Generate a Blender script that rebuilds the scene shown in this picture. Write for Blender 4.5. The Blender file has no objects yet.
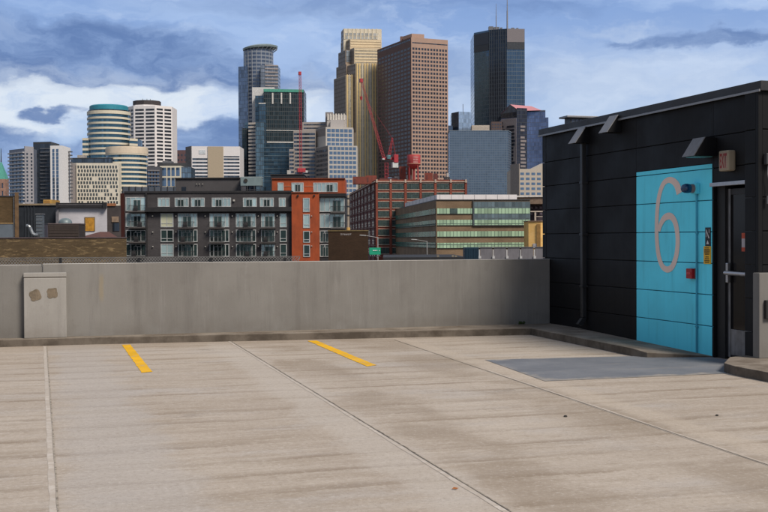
import bpy, bmesh, math, random
from mathutils import Vector, Matrix
random.seed(7)
R = math.radians
scene = bpy.context.scene
COL = scene.collection

# ------------------------------------------------------------------ camera
F = 1150.0                                    # focal length in photo pixels (768 wide)
PSI, TH, RO, EYE = R(16.8), R(.82), R(.25), 1.6
cf = Vector((math.sin(PSI)*math.cos(TH), math.cos(PSI)*math.cos(TH), -math.sin(TH)))
r0 = Vector((math.cos(PSI), -math.sin(PSI), 0))
u0 = r0.cross(cf)
cr = r0*math.cos(RO) - u0*math.sin(RO)
cu = u0*math.cos(RO) + r0*math.sin(RO)
fw = Vector((math.sin(PSI), math.cos(PSI), 0))
O3 = Vector((0, 0, EYE))
G = -18.0                                     # street level, deck is z = 0

def ray(px, py): return cf + cr*((px-384)/F) + cu*((256-py)/F)
def at(px, py, d): return O3 + ray(px, py)*d
def on_z(px, py, z):
    d = ray(px, py); return O3 + d*((z-EYE)/d.z)
def on_x(px, py, x):
    d = ray(px, py); return O3 + d*(x/d.x)
def on_y(px, py, y):
    d = ray(px, py); return O3 + d*(y/d.y)

cam = bpy.data.cameras.new('camera'); cam.sensor_width = 36; cam.lens = F/768*36
cam.clip_start = .1; cam.clip_end = 9000
co = bpy.data.objects.new('camera', cam); COL.objects.link(co)
m = Matrix((cr, cu, -cf)).transposed().to_4x4(); m.translation = O3
co.matrix_world = m; scene.camera = co

# ------------------------------------------------------------------ node helpers
class NT:
    def __init__(s, tree): s.t = tree
    def n(s, typ, **kw):
        x = s.t.nodes.new(typ)
        for k, v in kw.items(): setattr(x, k, v)
        return x
    def lk(s, a, b): s.t.links.new(a, b)
    def put(s, sock, v):
        if v is None: return
        if isinstance(v, bpy.types.NodeSocket): s.lk(v, sock)
        else: sock.default_value = v
    def m(s, op, a, b=None, c=None, clamp=False):
        x = s.n('ShaderNodeMath', operation=op, use_clamp=clamp)
        s.put(x.inputs[0], a); s.put(x.inputs[1], b); s.put(x.inputs[2], c)
        return x.outputs[0]
    def v(s, op, a, b=None):
        x = s.n('ShaderNodeVectorMath', operation=op)
        s.put(x.inputs[0], a); s.put(x.inputs[1], b)
        return x.outputs['Value'] if op in ('DOT_PRODUCT', 'LENGTH') else x.outputs[0]
    def xyz(s, x, y, z):
        c = s.n('ShaderNodeCombineXYZ'); s.put(c.inputs[0], x); s.put(c.inputs[1], y); s.put(c.inputs[2], z); return c.outputs[0]
    def sep(s, v):
        c = s.n('ShaderNodeSeparateXYZ'); s.lk(v, c.inputs[0]); return c.outputs
    def noise(s, vec, scale, detail=4, rough=.55, dist=0, dim='3D'):
        x = s.n('ShaderNodeTexNoise', noise_dimensions=dim); s.put(x.inputs['Vector'], vec)
        x.inputs['Scale'].default_value = scale; x.inputs['Detail'].default_value = detail
        x.inputs['Roughness'].default_value = rough; x.inputs['Distortion'].default_value = dist
        return x.outputs['Fac']
    def rng(s, v, a, b, c=0., d=1., smooth=True):
        x = s.n('ShaderNodeMapRange', interpolation_type='SMOOTHSTEP' if smooth else 'LINEAR')
        s.put(x.inputs['Value'], v)
        for k, val in zip(('From Min', 'From Max', 'To Min', 'To Max'), (a, b, c, d)): x.inputs[k].default_value = val
        return x.outputs[0]
    def mix(s, f, a, b, blend='MIX'):
        x = s.n('ShaderNodeMix', data_type='RGBA', blend_type=blend)
        s.put(x.inputs['Factor'], f)
        for sock, val in ((x.inputs['A'], a), (x.inputs['B'], b)): pass
        A = [i for i in x.inputs if i.name == 'A' and i.type == 'RGBA'][0]
        B = [i for i in x.inputs if i.name == 'B' and i.type == 'RGBA'][0]
        for sock, val in ((A, a), (B, b)):
            if isinstance(val, (tuple, list)) and len(val) == 3: val = (*val, 1)
            s.put(sock, val)
        return [o for o in x.outputs if o.type == 'RGBA'][0]

def newmat(name):
    m = bpy.data.materials.new(name); m.use_nodes = True
    t = NT(m.node_tree); b = m.node_tree.nodes['Principled BSDF']
    return m, t, b
def setp(t, b, col=None, rough=None, metal=None, spec=None, bump=None, bstr=.3, bdist=.02):
    if col is not None: t.put(b.inputs['Base Color'], (*col, 1) if isinstance(col, tuple) and len(col) == 3 else col)
    if rough is not None: t.put(b.inputs['Roughness'], rough)
    if metal is not None: t.put(b.inputs['Metallic'], metal)
    if spec is not None: b.inputs['Specular IOR Level'].default_value = spec
    if bump is not None:
        x = t.n('ShaderNodeBump'); x.inputs['Strength'].default_value = bstr; x.inputs['Distance'].default_value = bdist
        t.lk(bump, x.inputs['Height']); t.lk(x.outputs[0], b.inputs['Normal'])
def objco(t): return t.n('ShaderNodeTexCoord').outputs['Object']
def sc3(t, v, s): return t.v('MULTIPLY', v, s)
def mul(c, k): return tuple(min(1, x*k) for x in c)

_mc = {}
def plain(name, col, rough=.7, metal=0., var=.25, scale=1.2, spec=.4, bump=0):
    """painted or weathered plain surface: noise in tone and in roughness"""
    if name in _mc: return _mc[name]
    m, t, b = newmat(name); oc = objco(t)
    n1 = t.noise(oc, scale, 5, .6); n2 = t.noise(sc3(t, oc, (1, 1, .25)), scale*4, 3, .6)
    f = t.m('ADD', t.m('MULTIPLY', n1, .65), t.m('MULTIPLY', n2, .35))
    c = t.mix(t.rng(f, .3, .7), mul(col, 1-var), mul(col, 1+var))
    setp(t, b, c, t.rng(n1, .2, .8, max(.05, rough-.1), min(1, rough+.1)), metal, spec, bump=n2 if bump else None, bstr=bump)
    _mc[name] = m; return m

def tangent_uv(t):
    """u runs horizontally along any vertical face, v is height"""
    oc = objco(t); g = t.n('ShaderNodeNewGeometry')
    T = t.n('ShaderNodeVectorMath', operation='CROSS_PRODUCT'); T.inputs[0].default_value = (0, 0, 1); t.lk(g.outputs['True Normal'], T.inputs[1])
    u = t.v('DOT_PRODUCT', oc, T.outputs[0]); return u, t.sep(oc)[2], oc

def glass(name, col, pw=1.5, ph=3.6, metal=.75, rough=.12, line=(.03, .035, .04), lw=.07, var=.4, lines=True, wob=.05, big=.3, spec=.5):
    """reflective curtain wall glass, panes vary and wobble a little, thin mullion lines"""
    if name in _mc: return _mc[name]
    m, t, b = newmat(name); u, v, oc = tangent_uv(t)
    us = t.m('DIVIDE', u, pw); vs = t.m('DIVIDE', v, ph)
    wn = t.n('ShaderNodeTexWhiteNoise', noise_dimensions='2D'); t.lk(t.xyz(t.m('FLOOR', us), t.m('FLOOR', vs), 0.), wn.inputs['Vector'])
    blot = t.noise(sc3(t, oc, (1, 1, .6)), .045, 3, .5)
    f = t.m('ADD', t.m('MULTIPLY', wn.outputs['Value'], 1-big), t.m('MULTIPLY', t.rng(blot, .3, .7), big))
    c = t.mix(f, mul(col, 1-var), mul(col, 1+var))
    mt = metal; rg = rough
    if lines:
        fu = t.m('ABSOLUTE', t.m('SUBTRACT', t.m('FRACT', us), .5)); fv = t.m('ABSOLUTE', t.m('SUBTRACT', t.m('FRACT', vs), .5))
        ln = t.m('MAXIMUM', t.m('GREATER_THAN', fu, .5-lw), t.m('GREATER_THAN', fv, .5-lw*pw/ph*1.6))
        c = t.mix(ln, c, line)
        mt = t.m('MULTIPLY', t.m('SUBTRACT', 1., ln), metal); rg = t.m('ADD', t.m('MULTIPLY', ln, .35), rough)
    # each pane tilted by a hair, so reflections break up
    nrm = t.n('ShaderNodeNewGeometry').outputs['Normal']
    off = t.v('MULTIPLY', t.v('SUBTRACT', wn.outputs['Color'], (.5, .5, .5)), (wob, wob, wob))
    nn = t.v('NORMALIZE', t.v('ADD', nrm, off)); t.lk(nn, b.inputs['Normal'])
    setp(t, b, c, rg, mt, spec)
    _mc[name] = m; return m

def brick(name, c1, c2, mortar, bw=.25, bh=.09, rough=.85, blotch=.5, bmin=.42, bmax=.72, light=None):
    if name in _mc: return _mc[name]
    m, t, b = newmat(name); u, v, oc = tangent_uv(t)
    bt = t.n('ShaderNodeTexBrick'); t.lk(t.xyz(u, v, 0.), bt.inputs['Vector'])
    bt.inputs['Color1'].default_value = (*c1, 1); bt.inputs['Color2'].default_value = (*c2, 1); bt.inputs['Mortar'].default_value = (*mortar, 1)
    bt.inputs['Scale'].default_value = 1; bt.inputs['Brick Width'].default_value = bw; bt.inputs['Row Height'].default_value = bh; bt.inputs['Mortar Size'].default_value = .008
    n = t.noise(sc3(t, oc, (.5, .5, 2.2)), 2.2 if light else .8, 5, .65)
    c = t.mix(t.m('MULTIPLY', t.rng(n, bmin, bmax), blotch), bt.outputs['Color'], light or mul(c2, 1.9))
    n3 = t.noise(oc, .2, 3)
    c = t.mix(t.rng(n3, .3, .7, 0, .45), c, mul(c1, .5))
    setp(t, b, c, rough, 0, .2)
    _mc[name] = m; return m

# ------------------------------------------------------------------ mesh helpers
class MB:
    def __init__(s): s.v = []; s.f = []
    def add(s, vs, fs):
        k = len(s.v); s.v += [tuple(p) for p in vs]; s.f += [tuple(i+k for i in f) for f in fs]; return s
    def hexa(s, p):          # 4 bottom, 4 top, counter-clockwise from above
        return s.add(p, [(3, 2, 1, 0), (4, 5, 6, 7), (0, 1, 5, 4), (1, 2, 6, 5), (2, 3, 7, 6), (3, 0, 4, 7)])
    def box(s, x0, x1, y0, y1, z0, z1):
        return s.hexa([(x0, y0, z0), (x1, y0, z0), (x1, y1, z0), (x0, y1, z0), (x0, y0, z1), (x1, y0, z1), (x1, y1, z1), (x0, y1, z1)])
    def prism(s, poly, z0, z1, z1s=None):
        n = len(poly)
        vs = [(p[0], p[1], z0) for p in poly] + [(p[0], p[1], z1s[i] if z1s else z1) for i, p in enumerate(poly)]
        return s.add(vs, [tuple(range(n-1, -1, -1)), tuple(range(n, 2*n))] + [(i, (i+1) % n, (i+1) % n+n, i+n) for i in range(n)])
    def tube(s, a, b, ra, rb=None, n=8, cap=True):
        a = Vector(a); b = Vector(b); rb = ra if rb is None else rb
        d = (b-a).normalized(); x = d.orthogonal().normalized(); y = d.cross(x)
        vs = [a+(x*math.cos(q)+y*math.sin(q))*ra for q in [2*math.pi*i/n for i in range(n)]]
        vs += [b+(x*math.cos(q)+y*math.sin(q))*rb for q in [2*math.pi*i/n for i in range(n)]]
        fs = [(i, (i+1) % n, (i+1) % n+n, i+n) for i in range(n)]
        if cap: fs += [tuple(range(n-1, -1, -1)), tuple(range(n, 2*n))]
        return s.add(vs, fs)
    def lathe(s, c, prof, n=32, a0=0, a1=2*math.pi):
        full = abs(a1-a0-2*math.pi) < 1e-6; k = n if full else n+1
        vs = []
        for (r, z) in prof:
            for i in range(k):
                q = a0+(a1-a0)*i/n; vs.append((c[0]+r*math.cos(q), c[1]+r*math.sin(q), c[2]+z))
        fs = []
        for j in range(len(prof)-1):
            for i in range(n):
                i2 = (i+1) % k if full else i+1
                fs.append((j*k+i, j*k+i2, (j+1)*k+i2, (j+1)*k+i))
        if full:
            if prof[0][0] > 1e-4: fs.append(tuple(range(k-1, -1, -1)))
            if prof[-1][0] > 1e-4: fs.append(tuple((len(prof)-1)*k+i for i in range(k)))
        return s.add(vs, fs)
    def mesh(s, name, mat, bevel=0, smooth=False):
        me = bpy.data.meshes.new(name); me.from_pydata(s.v, [], s.f); me.validate()
        bm = bmesh.new(); bm.from_mesh(me)
        if bevel: bmesh.ops.bevel(bm, geom=bm.edges[:], offset=bevel, segments=2, affect='EDGES', profile=.6, clamp_overlap=True)
        bmesh.ops.recalc_face_normals(bm, faces=bm.faces[:]); bm.to_mesh(me); bm.free()
        if smooth:
            for p in me.polygons: p.use_smooth = True
            try: me.set_sharp_from_angle(angle=R(40))
            except Exception: pass
        if mat: me.materials.append(mat)
        return me
    def build(s, name, mat, parent=None, bevel=0, smooth=False, loc=None):
        o = bpy.data.objects.new(name, s.mesh(name, mat, bevel, smooth)); COL.objects.link(o)
        if parent: o.parent = parent
        if loc is not None: o.location = loc
        return o

def tag(o, label=None, cat=None, group=None, kind=None):
    if label: o['label'] = label
    if cat: o['category'] = cat
    if group: o['group'] = group
    if kind: o['kind'] = kind
    return o
def empty(name, loc, label, cat, group=None):
    o = bpy.data.objects.new(name, None); o.empty_display_size = .3; COL.objects.link(o); o.location = loc
    return tag(o, label, cat, group)

def corner(lx, cx, rx, d, ang):
    """two perpendicular faces meeting at pixel column cx, the right one receding by ang"""
    C = Vector(((cx-384)/F*d, d)); a = R(ang)
    e1 = Vector((math.cos(a), math.sin(a))); e2 = Vector((-math.sin(a), math.cos(a)))
    def hit(px, e):
        k = (px-384)/F
        s = (k*C.y-C.x)/(e.x-k*e.y); return (px, C.y+s*e.y)
    return [hit(lx, e2), (cx, d), hit(rx, e1)]

class Bld:
    """a building standing on the street: front chain of corners (pixel column, distance), pushed back by `back` metres"""
    def __init__(s, name, label, cat, chain, back=30, group=None, loc_i=0, taper=False):
        w = [at(px, 240, d) for px, d in chain]
        s.o = Vector((w[loc_i].x, w[loc_i].y, G)); s.root = empty(name, s.o, label, cat, group)
        s.c = [Vector((p.x-s.o.x, p.y-s.o.y)) for p in w]
        s.back = back; s.nw = {}; s.taper = taper
    def poly(s, inset=0):
        f2 = Vector((fw.x, fw.y))
        c = s.c; da = db = f2
        if getattr(s, 'taper', False):          # plots that widen to the back, sides square to the curving street
            oo = Vector((s.o.x, s.o.y)); da = (c[0]+oo).normalized(); db = (c[-1]+oo).normalized()
        p = list(c)+[c[-1]+db*s.back, c[0]+da*s.back]
        return p
    def z(s, py, px, i=0):
        """height above street of pixel row py seen on face i at column px"""
        u, P = s.hit(px, i); d = (Vector((P.x, P.y))+Vector((s.o.x, s.o.y))).dot(Vector((fw.x, fw.y)))
        r = ray(px, py); k = d/(r.x*fw.x+r.y*fw.y); return EYE+r.z*k-G
    def hit(s, px, i=0):
        a, b = s.c[i], s.c[i+1]; r = ray(px, 240); rd = Vector((r.x, r.y)); A = a+Vector((s.o.x, s.o.y)); e = (b-a).normalized()
        den = rd.x*e.y-rd.y*e.x; k = (A.x*e.y-A.y*e.x)/den; P = rd*k
        return (P-A).dot(e), P-Vector((s.o.x, s.o.y))
    def L(s, i): return (s.c[i+1]-s.c[i]).length
    def frame(s, i):
        a, b = s.c[i], s.c[i+1]; e = (b-a).normalized(); n = Vector((e.y, -e.x)); return a, e, n
    def mass(s, name, mat, z0, z1, parent=None, grow=0, poly=None):
        p = poly or s.poly()
        if grow:
            c = sum(p, Vector((0, 0)))/len(p); p = [q+(q-c).normalized()*grow for q in p]
        return MB().prism(p, z0, z1).build(name, mat, parent or s.root)
    def slab(s, mb, i, ua, ub, za, zb, out=.15, inn=.3):
        a, e, n = s.frame(i)
        q = [a+e*ua+n*out, a+e*ub+n*out, a+e*ub-n*inn, a+e*ua-n*inn]
        return mb.hexa([(*p, za) for p in q]+[(*p, zb) for p in q])
    def strip(s, name, mat, i, ua, ub, za, zb, out=.15, inn=.3, parent=None):
        return s.slab(MB(), i, ua, ub, za, zb, out, inn).build(name, mat, parent or s.root)
    def pstrip(s, name, mat, i, xa, xb, yt, yb, out=.15, inn=.3, parent=None):
        xm = (xa+xb)/2
        return s.strip(name, mat, i, s.hit(xa, i)[0], s.hit(xb, i)[0], s.z(yb, xm, i), s.z(yt, xm, i), out, inn, parent)
    def grid(s, name, mat, i, cols, rows, out=.12, inn=.3, cap=100):
        """windows: cols [(u0,u1)], rows [(z0,z1)]; the first hundred are parts, the rest one part"""
        rest = MB(); cache = {}; left = cap-s.nw.get(name, 0); k = 0
        a, e, n = s.frame(i)
        for (za, zb) in rows:
            for (ua, ub) in cols:
                if k < left:
                    key = (round(ub-ua, 2), round(zb-za, 2))
                    if key not in cache:
                        q = [n*out, e*(ub-ua)+n*out, e*(ub-ua)-n*inn, -n*inn]
                        cache[key] = MB().hexa([(*p, 0) for p in q]+[(*p, zb-za) for p in q]).mesh(name, mat)
                    o = bpy.data.objects.new(name, cache[key]); COL.objects.link(o); o.parent = s.root
                    p = a+e*ua; o.location = (p.x, p.y, za)
                else: s.slab(rest, i, ua, ub, za, zb, out, inn)
                k += 1
        s.nw[name] = s.nw.get(name, 0)+k
        if rest.v: tag(rest.build(name, mat, s.root), kind='stuff')
def evenly(a, b, n, fill):
    p = (b-a)/n; return [(a+p*i+p*(1-fill)/2, a+p*i+p*(1+fill)/2) for i in range(n)]

# ------------------------------------------------------------------ world: sky with broken cloud
SUN_EL = 46
sun_dir = Vector((.40, -.917, 0)).normalized()            # towards the sun, flat
SUN_ROT = math.atan2(sun_dir.x, sun_dir.y)
W = bpy.data.worlds.new('World'); scene.world = W; W.use_nodes = True
t = NT(W.node_tree); bg = W.node_tree.nodes['Background']
sky = t.n('ShaderNodeTexSky', sky_type='NISHITA', sun_disc=False)
sky.sun_elevation = R(SUN_EL); sky.sun_rotation = SUN_ROT; sky.air_density = 1.0; sky.dust_density = 1.2
gen = t.n('ShaderNodeTexCoord').outputs['Generated']
d = t.v('NORMALIZE', gen)
xr = t.v('DOT_PRODUCT', d, tuple(r0)); yf = t.v('DOT_PRODUCT', d, tuple(fw)); dz = t.sep(d)[2]
az = t.m('ARCTAN2', xr, yf)
hl = t.m('SQRT', t.m('MAXIMUM', t.m('SUBTRACT', 1., t.m('MULTIPLY', dz, dz)), .01))
el = t.m('DIVIDE', dz, hl)
uv = t.xyz(az, el, 0.)
# ragged edges: warp the (azimuth, elevation) plane
nz = t.n('ShaderNodeTexNoise', noise_dimensions='2D'); t.lk(t.v('MULTIPLY', uv, (15, 30, 1)), nz.inputs['Vector']); nz.inputs['Scale'].default_value = 1; nz.inputs['Detail'].default_value = 7; nz.inputs['Roughness'].default_value = .55
wv = t.v('MULTIPLY', t.v('SUBTRACT', nz.outputs['Color'], (.5, .5, .5)), (.085, .042, 0))
uvw = t.v('ADD', uv, wv)
def blob(px, py, rx, ry, soft=.36):
    c = ((px-384)/F, (240-py)/F, 0)
    q = t.v('MULTIPLY', t.v('SUBTRACT', uvw, c), (F/rx, F/ry, 0))
    return t.rng(t.v('LENGTH', q), 1+soft, max(0, 1-soft), 0, 1)
def union(lst):
    acc = None
    for (b_, k) in lst:
        x = t.m('MULTIPLY', b_, k); acc = x if acc is None else t.m('MAXIMUM', acc, x)
    return acc
K = 1/.10
def sk(c): return tuple(x*K for x in c)
streak = t.noise(t.v('MULTIPLY', uvw, (3.5, 26, 1)), 1, 4, .55, dim='2D')
puff = t.noise(t.v('MULTIPLY', uvw, (13, 32, 1)), 1, 6, .6, dim='2D')
pale = sk((.43, .58, .86)); white = sk((.73, .81, .91)); grey = sk((.125, .215, .445)); mid = sk((.245, .39, .73))
base = t.mix(t.rng(el, .05, .22), pale, mid)
base = t.mix(.15, base, sky.outputs[0])
base = t.mix(t.rng(streak, .42, .66, 0, .7), base, pale)
base = t.mix(t.rng(puff, .52, .72, 0, .35), base, sk((.58, .70, .91)))
wmask = union([(blob(90, 98, 210, 24), 1.), (blob(10, 116, 80, 22), 1.), (blob(160, 112, 90, 18), .9), (blob(300, 100, 36, 30), .85), (blob(332, 128, 40, 44, .7), .55),
               (blob(640, 92, 190, 40, .8), .42), (blob(590, 72, 110, 14, .6), .4), (blob(440, 95, 60, 36, .8), .4), (blob(620, 36, 40, 5, .8), .3)])
wm = t.m('MULTIPLY', wmask, t.rng(puff, .26, .58, .42, 1.))
col = t.mix(wm, base, white)
dmask = union([(blob(60, 58, 165, 32, .3), .95), (blob(-50, 54, 120, 36), .95), (blob(165, 72, 105, 17, .28), .95), (blob(60, 76, 120, 14, .25), .95), (blob(250, 78, 100, 14, .5), .65), (blob(390, 78, 150, 22, .8), .38), (blob(60, 38, 80, 12, .7), .7), (blob(350, 4, 170, 14, .8), .5), (blob(705, 46, 85, 8.5), .8),
               (blob(640, 44, 40, 4.5), .7), (blob(530, 12, 60, 8, .7), .45), (blob(63, 114, 22, 6), .9), (blob(205, 137, 60, 12), .9), (blob(150, 150, 120, 14), .85), (blob(-5, 146, 60, 16), .9), (blob(60, 162, 120, 22), .8), (blob(325, 150, 50, 8, .6), .5)])
dm = t.m('MULTIPLY', dmask, t.rng(puff, .30, .66, 1., .72))
col = t.mix(dm, col, t.mix(t.rng(puff, .36, .70), grey, t.mix(.32, grey, pale)))
# the rest of the dome (overhead and behind the camera): broken cloud from noise
far = t.m('MAXIMUM', t.rng(t.m('ABSOLUTE', az), .6, 1.0), t.rng(el, .24, .5))
gp = t.v('DIVIDE', d, t.xyz(t.m('ADD', t.m('ABSOLUTE', dz), .25), t.m('ADD', t.m('ABSOLUTE', dz), .25), t.m('ADD', t.m('ABSOLUTE', dz), .25)))
cl = t.noise(gp, 1.6, 4, .6)
dome = t.mix(t.rng(cl, .38, .60), t.mix(.5, sky.outputs[0], sk((.20, .27, .42))), sk((.46, .50, .57)))
col = t.mix(far, col, dome)
col = t.mix(t.rng(dz, -.01, -.05), col, sk((.12, .12, .12)))
t.lk(col, bg.inputs['Color']); bg.inputs['Strength'].default_value = .10
W.cycles.sampling_method = 'MANUAL'; W.cycles.sample_map_resolution = 256

sl = bpy.data.lights.new('sun', 'SUN'); sl.energy = 3.7; sl.angle = R(19); sl.color = (1, .91, .79)
so = bpy.data.objects.new('sun', sl); COL.objects.link(so)
sv = Vector((sun_dir.x*math.cos(R(SUN_EL)), sun_dir.y*math.cos(R(SUN_EL)), math.sin(R(SUN_EL))))
so.rotation_euler = sv.to_track_quat('Z', 'Y').to_euler(); so.location = (10, -20, 40)

# ------------------------------------------------------------------ materials of the roof deck
def deck_mat():
    m, t, b = newmat('deck_concrete'); oc = objco(t)
    p = t.sep(oc)
    big = t.noise(oc, .35, 4, .6)
    grain = t.noise(oc, 26, 5, .75); speck = t.noise(oc, 75, 2, .6); mott = t.noise(oc, 7, 5, .7)
    warp = t.m('MULTIPLY', t.m('SUBTRACT', big, .5), .22)
    sy = t.m('ADD', p[1], t.m('ADD', warp, t.m('ADD', t.m('MULTIPLY', grain, .05), t.m('MULTIPLY', mott, .10))))
    st = t.noise(t.xyz(t.m('MULTIPLY', p[0], .34), t.m('MULTIPLY', sy, 2.2), 0.), 1, 5, .62)      # screed streaks across the bays
    st2 = t.noise(t.xyz(t.m('MULTIPLY', p[0], .9), t.m('MULTIPLY', sy, 9.), 3.), 1, 4, .65)
    pres = t.rng(t.noise(t.xyz(t.m('MULTIPLY', p[0], .7), t.m('MULTIPLY', p[1], 1.6), 5.), 1, 5, .65), .38, .62)
    # regular screed ridges about 0.6 m apart, each a thin brown line with a soft tail
    rj = t.m('FRACT', t.m('ADD', t.m('MULTIPLY', sy, 1.62), t.m('MULTIPLY', t.noise(t.xyz(t.m('MULTIPLY', p[0], .06), t.m('MULTIPLY', p[1], .9), 2.), 1, 2, .5), 1.1)))
    ridge = t.m('MULTIPLY', t.rng(rj, .0, .04), t.rng(rj, .34, .05))
    tine = t.noise(t.xyz(t.m('MULTIPLY', p[0], 2.), t.m('MULTIPLY', p[1], 45.), 1.), 1, 2, .5)
    TAN = (.295, .238, .182)
    c = t.mix(t.rng(big, .35, .65), (.415, .355, .302), (.475, .415, .36))
    c = t.mix(t.rng(t.noise(t.xyz(t.m('MULTIPLY', p[0], .5), p[1], 9.), 1.1, 5, .65), .50, .66, 0, .5), c, (.445, .415, .40))
    c = t.mix(t.m('MULTIPLY', t.rng(st, .48, .66), t.m('MULTIPLY_ADD', pres, .34, .14)), c, TAN)
    c = t.mix(t.m('MULTIPLY', t.rng(st2, .48, .68), t.m('MULTIPLY_ADD', pres, .30, .18)), c, TAN)
    c = t.mix(t.m('MULTIPLY', ridge, t.m('MULTIPLY_ADD', pres, .55, .10)), c, (.235, .182, .134))
    c = t.mix(t.rng(st2, .46, .28, 0, .5), c, (.57, .51, .45))
    c = t.mix(t.rng(mott, .52, .70, 0, .35), c, TAN); c = t.mix(t.rng(mott, .46, .30, 0, .35), c, (.56, .50, .44))
    # stains that follow the slab joints
    A = [(.08, 0, 1, -.003), (2.78, 9.6, 1, .0235), (5.10, 9.8, 1, .035)]
    def band(ax, ay, sl, off, w, nscale, amp):
        q = t.m('SUBTRACT', p[0], t.m('MULTIPLY_ADD', p[1], sl, ax-ay*sl+off))
        q = t.m('ADD', q, t.m('MULTIPLY', t.m('SUBTRACT', t.noise(oc, nscale, 4, .65), .5), amp))
        return t.rng(t.m('ABSOLUTE', q), w, w*.35)
    n6 = t.noise(oc, .6, 4, .6)
    s2 = t.m('MULTIPLY', band(2.78, 9.6, .0235, .42, .45, .8, 1.0), t.rng(n6, .40, .58))
    c = t.mix(t.m('MULTIPLY', s2, .55), c, (.265, .21, .158))
    s2b = t.m('MULTIPLY', band(2.78, 9.6, .0235, -.25, .35, 1.2, .8), .55); c = t.mix(s2b, c, (.50, .455, .415))
    s3 = t.m('MULTIPLY', band(5.10, 9.8, .035, -.30, .62, .9, .8), t.rng(n6, .62, .42))
    c = t.mix(t.m('MULTIPLY', s3, .52), c, (.26, .206, .155))
    s3b = band(5.10, 9.8, .035, .22, .2, 1.5, .3)
    c = t.mix(t.m('MULTIPLY', s3b, .55), c, (.50, .43, .36))
    s1 = band(.08, 0, -.003, .55, .55, 1., 1.2)
    c = t.mix(t.m('MULTIPLY', s1, .5), c, (.43, .405, .395))
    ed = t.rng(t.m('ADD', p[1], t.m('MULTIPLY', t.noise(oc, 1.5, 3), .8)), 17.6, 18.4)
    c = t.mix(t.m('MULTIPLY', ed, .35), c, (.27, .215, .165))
    c = t.mix(1., c, (.94, .915, .87), 'MULTIPLY')
    oil = t.n('ShaderNodeTexVoronoi'); t.lk(t.v('ADD', oc, t.v('MULTIPLY', t.xyz(mott, grain, 0.), (.12, .12, 0))), oil.inputs['Vector']); oil.inputs['Scale'].default_value = .55
    c = t.mix(t.m('MULTIPLY', t.rng(oil.outputs['Distance'], .13, .02), t.m('MULTIPLY', t.rng(mott, .4, .6), .4)), c, (.15, .125, .10))
    c = t.mix(t.rng(grain, .50, .72, 0, .55), c, (.25, .208, .168)); c = t.mix(t.rng(grain, .48, .30, 0, .45), c, (.60, .55, .50)); c = t.mix(t.rng(speck, .60, .72, 0, .5), c, (.15, .125, .105))
    bh = t.m('ADD', t.m('MULTIPLY', tine, .5), t.m('MULTIPLY', grain, .7))
    setp(t, b, c, t.rng(st, .3, .7, .75, .92), 0, .25, bump=bh, bstr=.35, bdist=.008)
    return m
def parapet_mat(name, k=1., warm=1.):
    m, t, b = newmat(name); g = t.n('ShaderNodeNewGeometry').outputs['Position']; oc = g; p = t.sep(oc)
    big = t.noise(oc, .9, 5, .6); vs = t.noise(t.xyz(t.m('MULTIPLY', p[0], 5.), t.m('MULTIPLY', p[1], 5.), t.m('MULTIPLY', p[2], .45)), 1, 5, .65)
    vs2 = t.noise(t.xyz(t.m('MULTIPLY', p[0], 13.), p[1], t.m('MULTIPLY', p[2], .9)), 1, 4, .65)
    fine = t.noise(oc, 40, 4, .7)
    A = tuple(x*k for x in (.186, .175, .162)); Bc = tuple(x*k for x in (.222, .211, .196))
    c = t.mix(t.rng(big, .3, .7), A, Bc)
    c = t.mix(t.rng(vs, .50, .72, 0, .5), c, tuple(x*k for x in (.138, .128, .120)))
    c = t.mix(t.rng(vs2, .54, .76, 0, .28), c, tuple(x*k for x in (.30, .288, .278))); c = t.mix(t.rng(vs2, .44, .28, 0, .2), c, tuple(x*k for x in (.13, .122, .116)))
    c = t.mix(t.rng(fine, .55, .8, 0, .35), c, tuple(x*k for x in (.12, .11, .10)))
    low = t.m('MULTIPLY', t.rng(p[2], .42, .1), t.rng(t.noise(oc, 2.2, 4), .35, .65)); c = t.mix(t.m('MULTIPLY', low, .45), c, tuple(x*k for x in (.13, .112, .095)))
    ys = t.m('MULTIPLY', t.rng(t.m('ABSOLUTE', t.m('ADD', t.m('SUBTRACT', p[0], .985), t.m('MULTIPLY', t.m('SUBTRACT', big, .5), .15))), .05, .01), t.m('MULTIPLY', t.rng(p[2], .60, .75), t.rng(p[2], 1.12, 1.0)))
    c = t.mix(t.m('MULTIPLY', ys, .3), c, tuple(x*k for x in (.30, .22, .09)))
    bl = t.rng(t.noise(oc, 2.6, 5, .65), .58, .72, 0, .18); c = t.mix(bl, c, tuple(x*k for x in (.12, .105, .095)))
    end_shade = t.rng(p[0], 5., 9., 0, .12); c = t.mix(end_shade, c, tuple(x*k for x in (.105, .098, .094)))  # colour darkens towards the right end, standing for the stair tower's shadow
    setp(t, b, c, .85, 0, .25, bump=fine, bstr=.25, bdist=.006)
    return m
def curb_mat():
    m, t, b = newmat('curb_concrete'); oc = objco(t); p = t.sep(oc)
    n = t.noise(oc, 2.2, 6, .65); f = t.noise(oc, 30, 4, .7)
    c = t.mix(t.rng(n, .32, .68), (.15, .12, .092), (.27, .23, .188))
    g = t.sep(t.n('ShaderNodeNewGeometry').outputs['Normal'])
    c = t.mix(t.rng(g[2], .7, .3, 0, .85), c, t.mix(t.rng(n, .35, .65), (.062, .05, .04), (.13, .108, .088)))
    c = t.mix(t.rng(f, .55, .8, 0, .5), c, (.08, .07, .06))
    setp(t, b, c, .9, 0, .2, bump=f, bstr=.4, bdist=.008); return m
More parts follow.
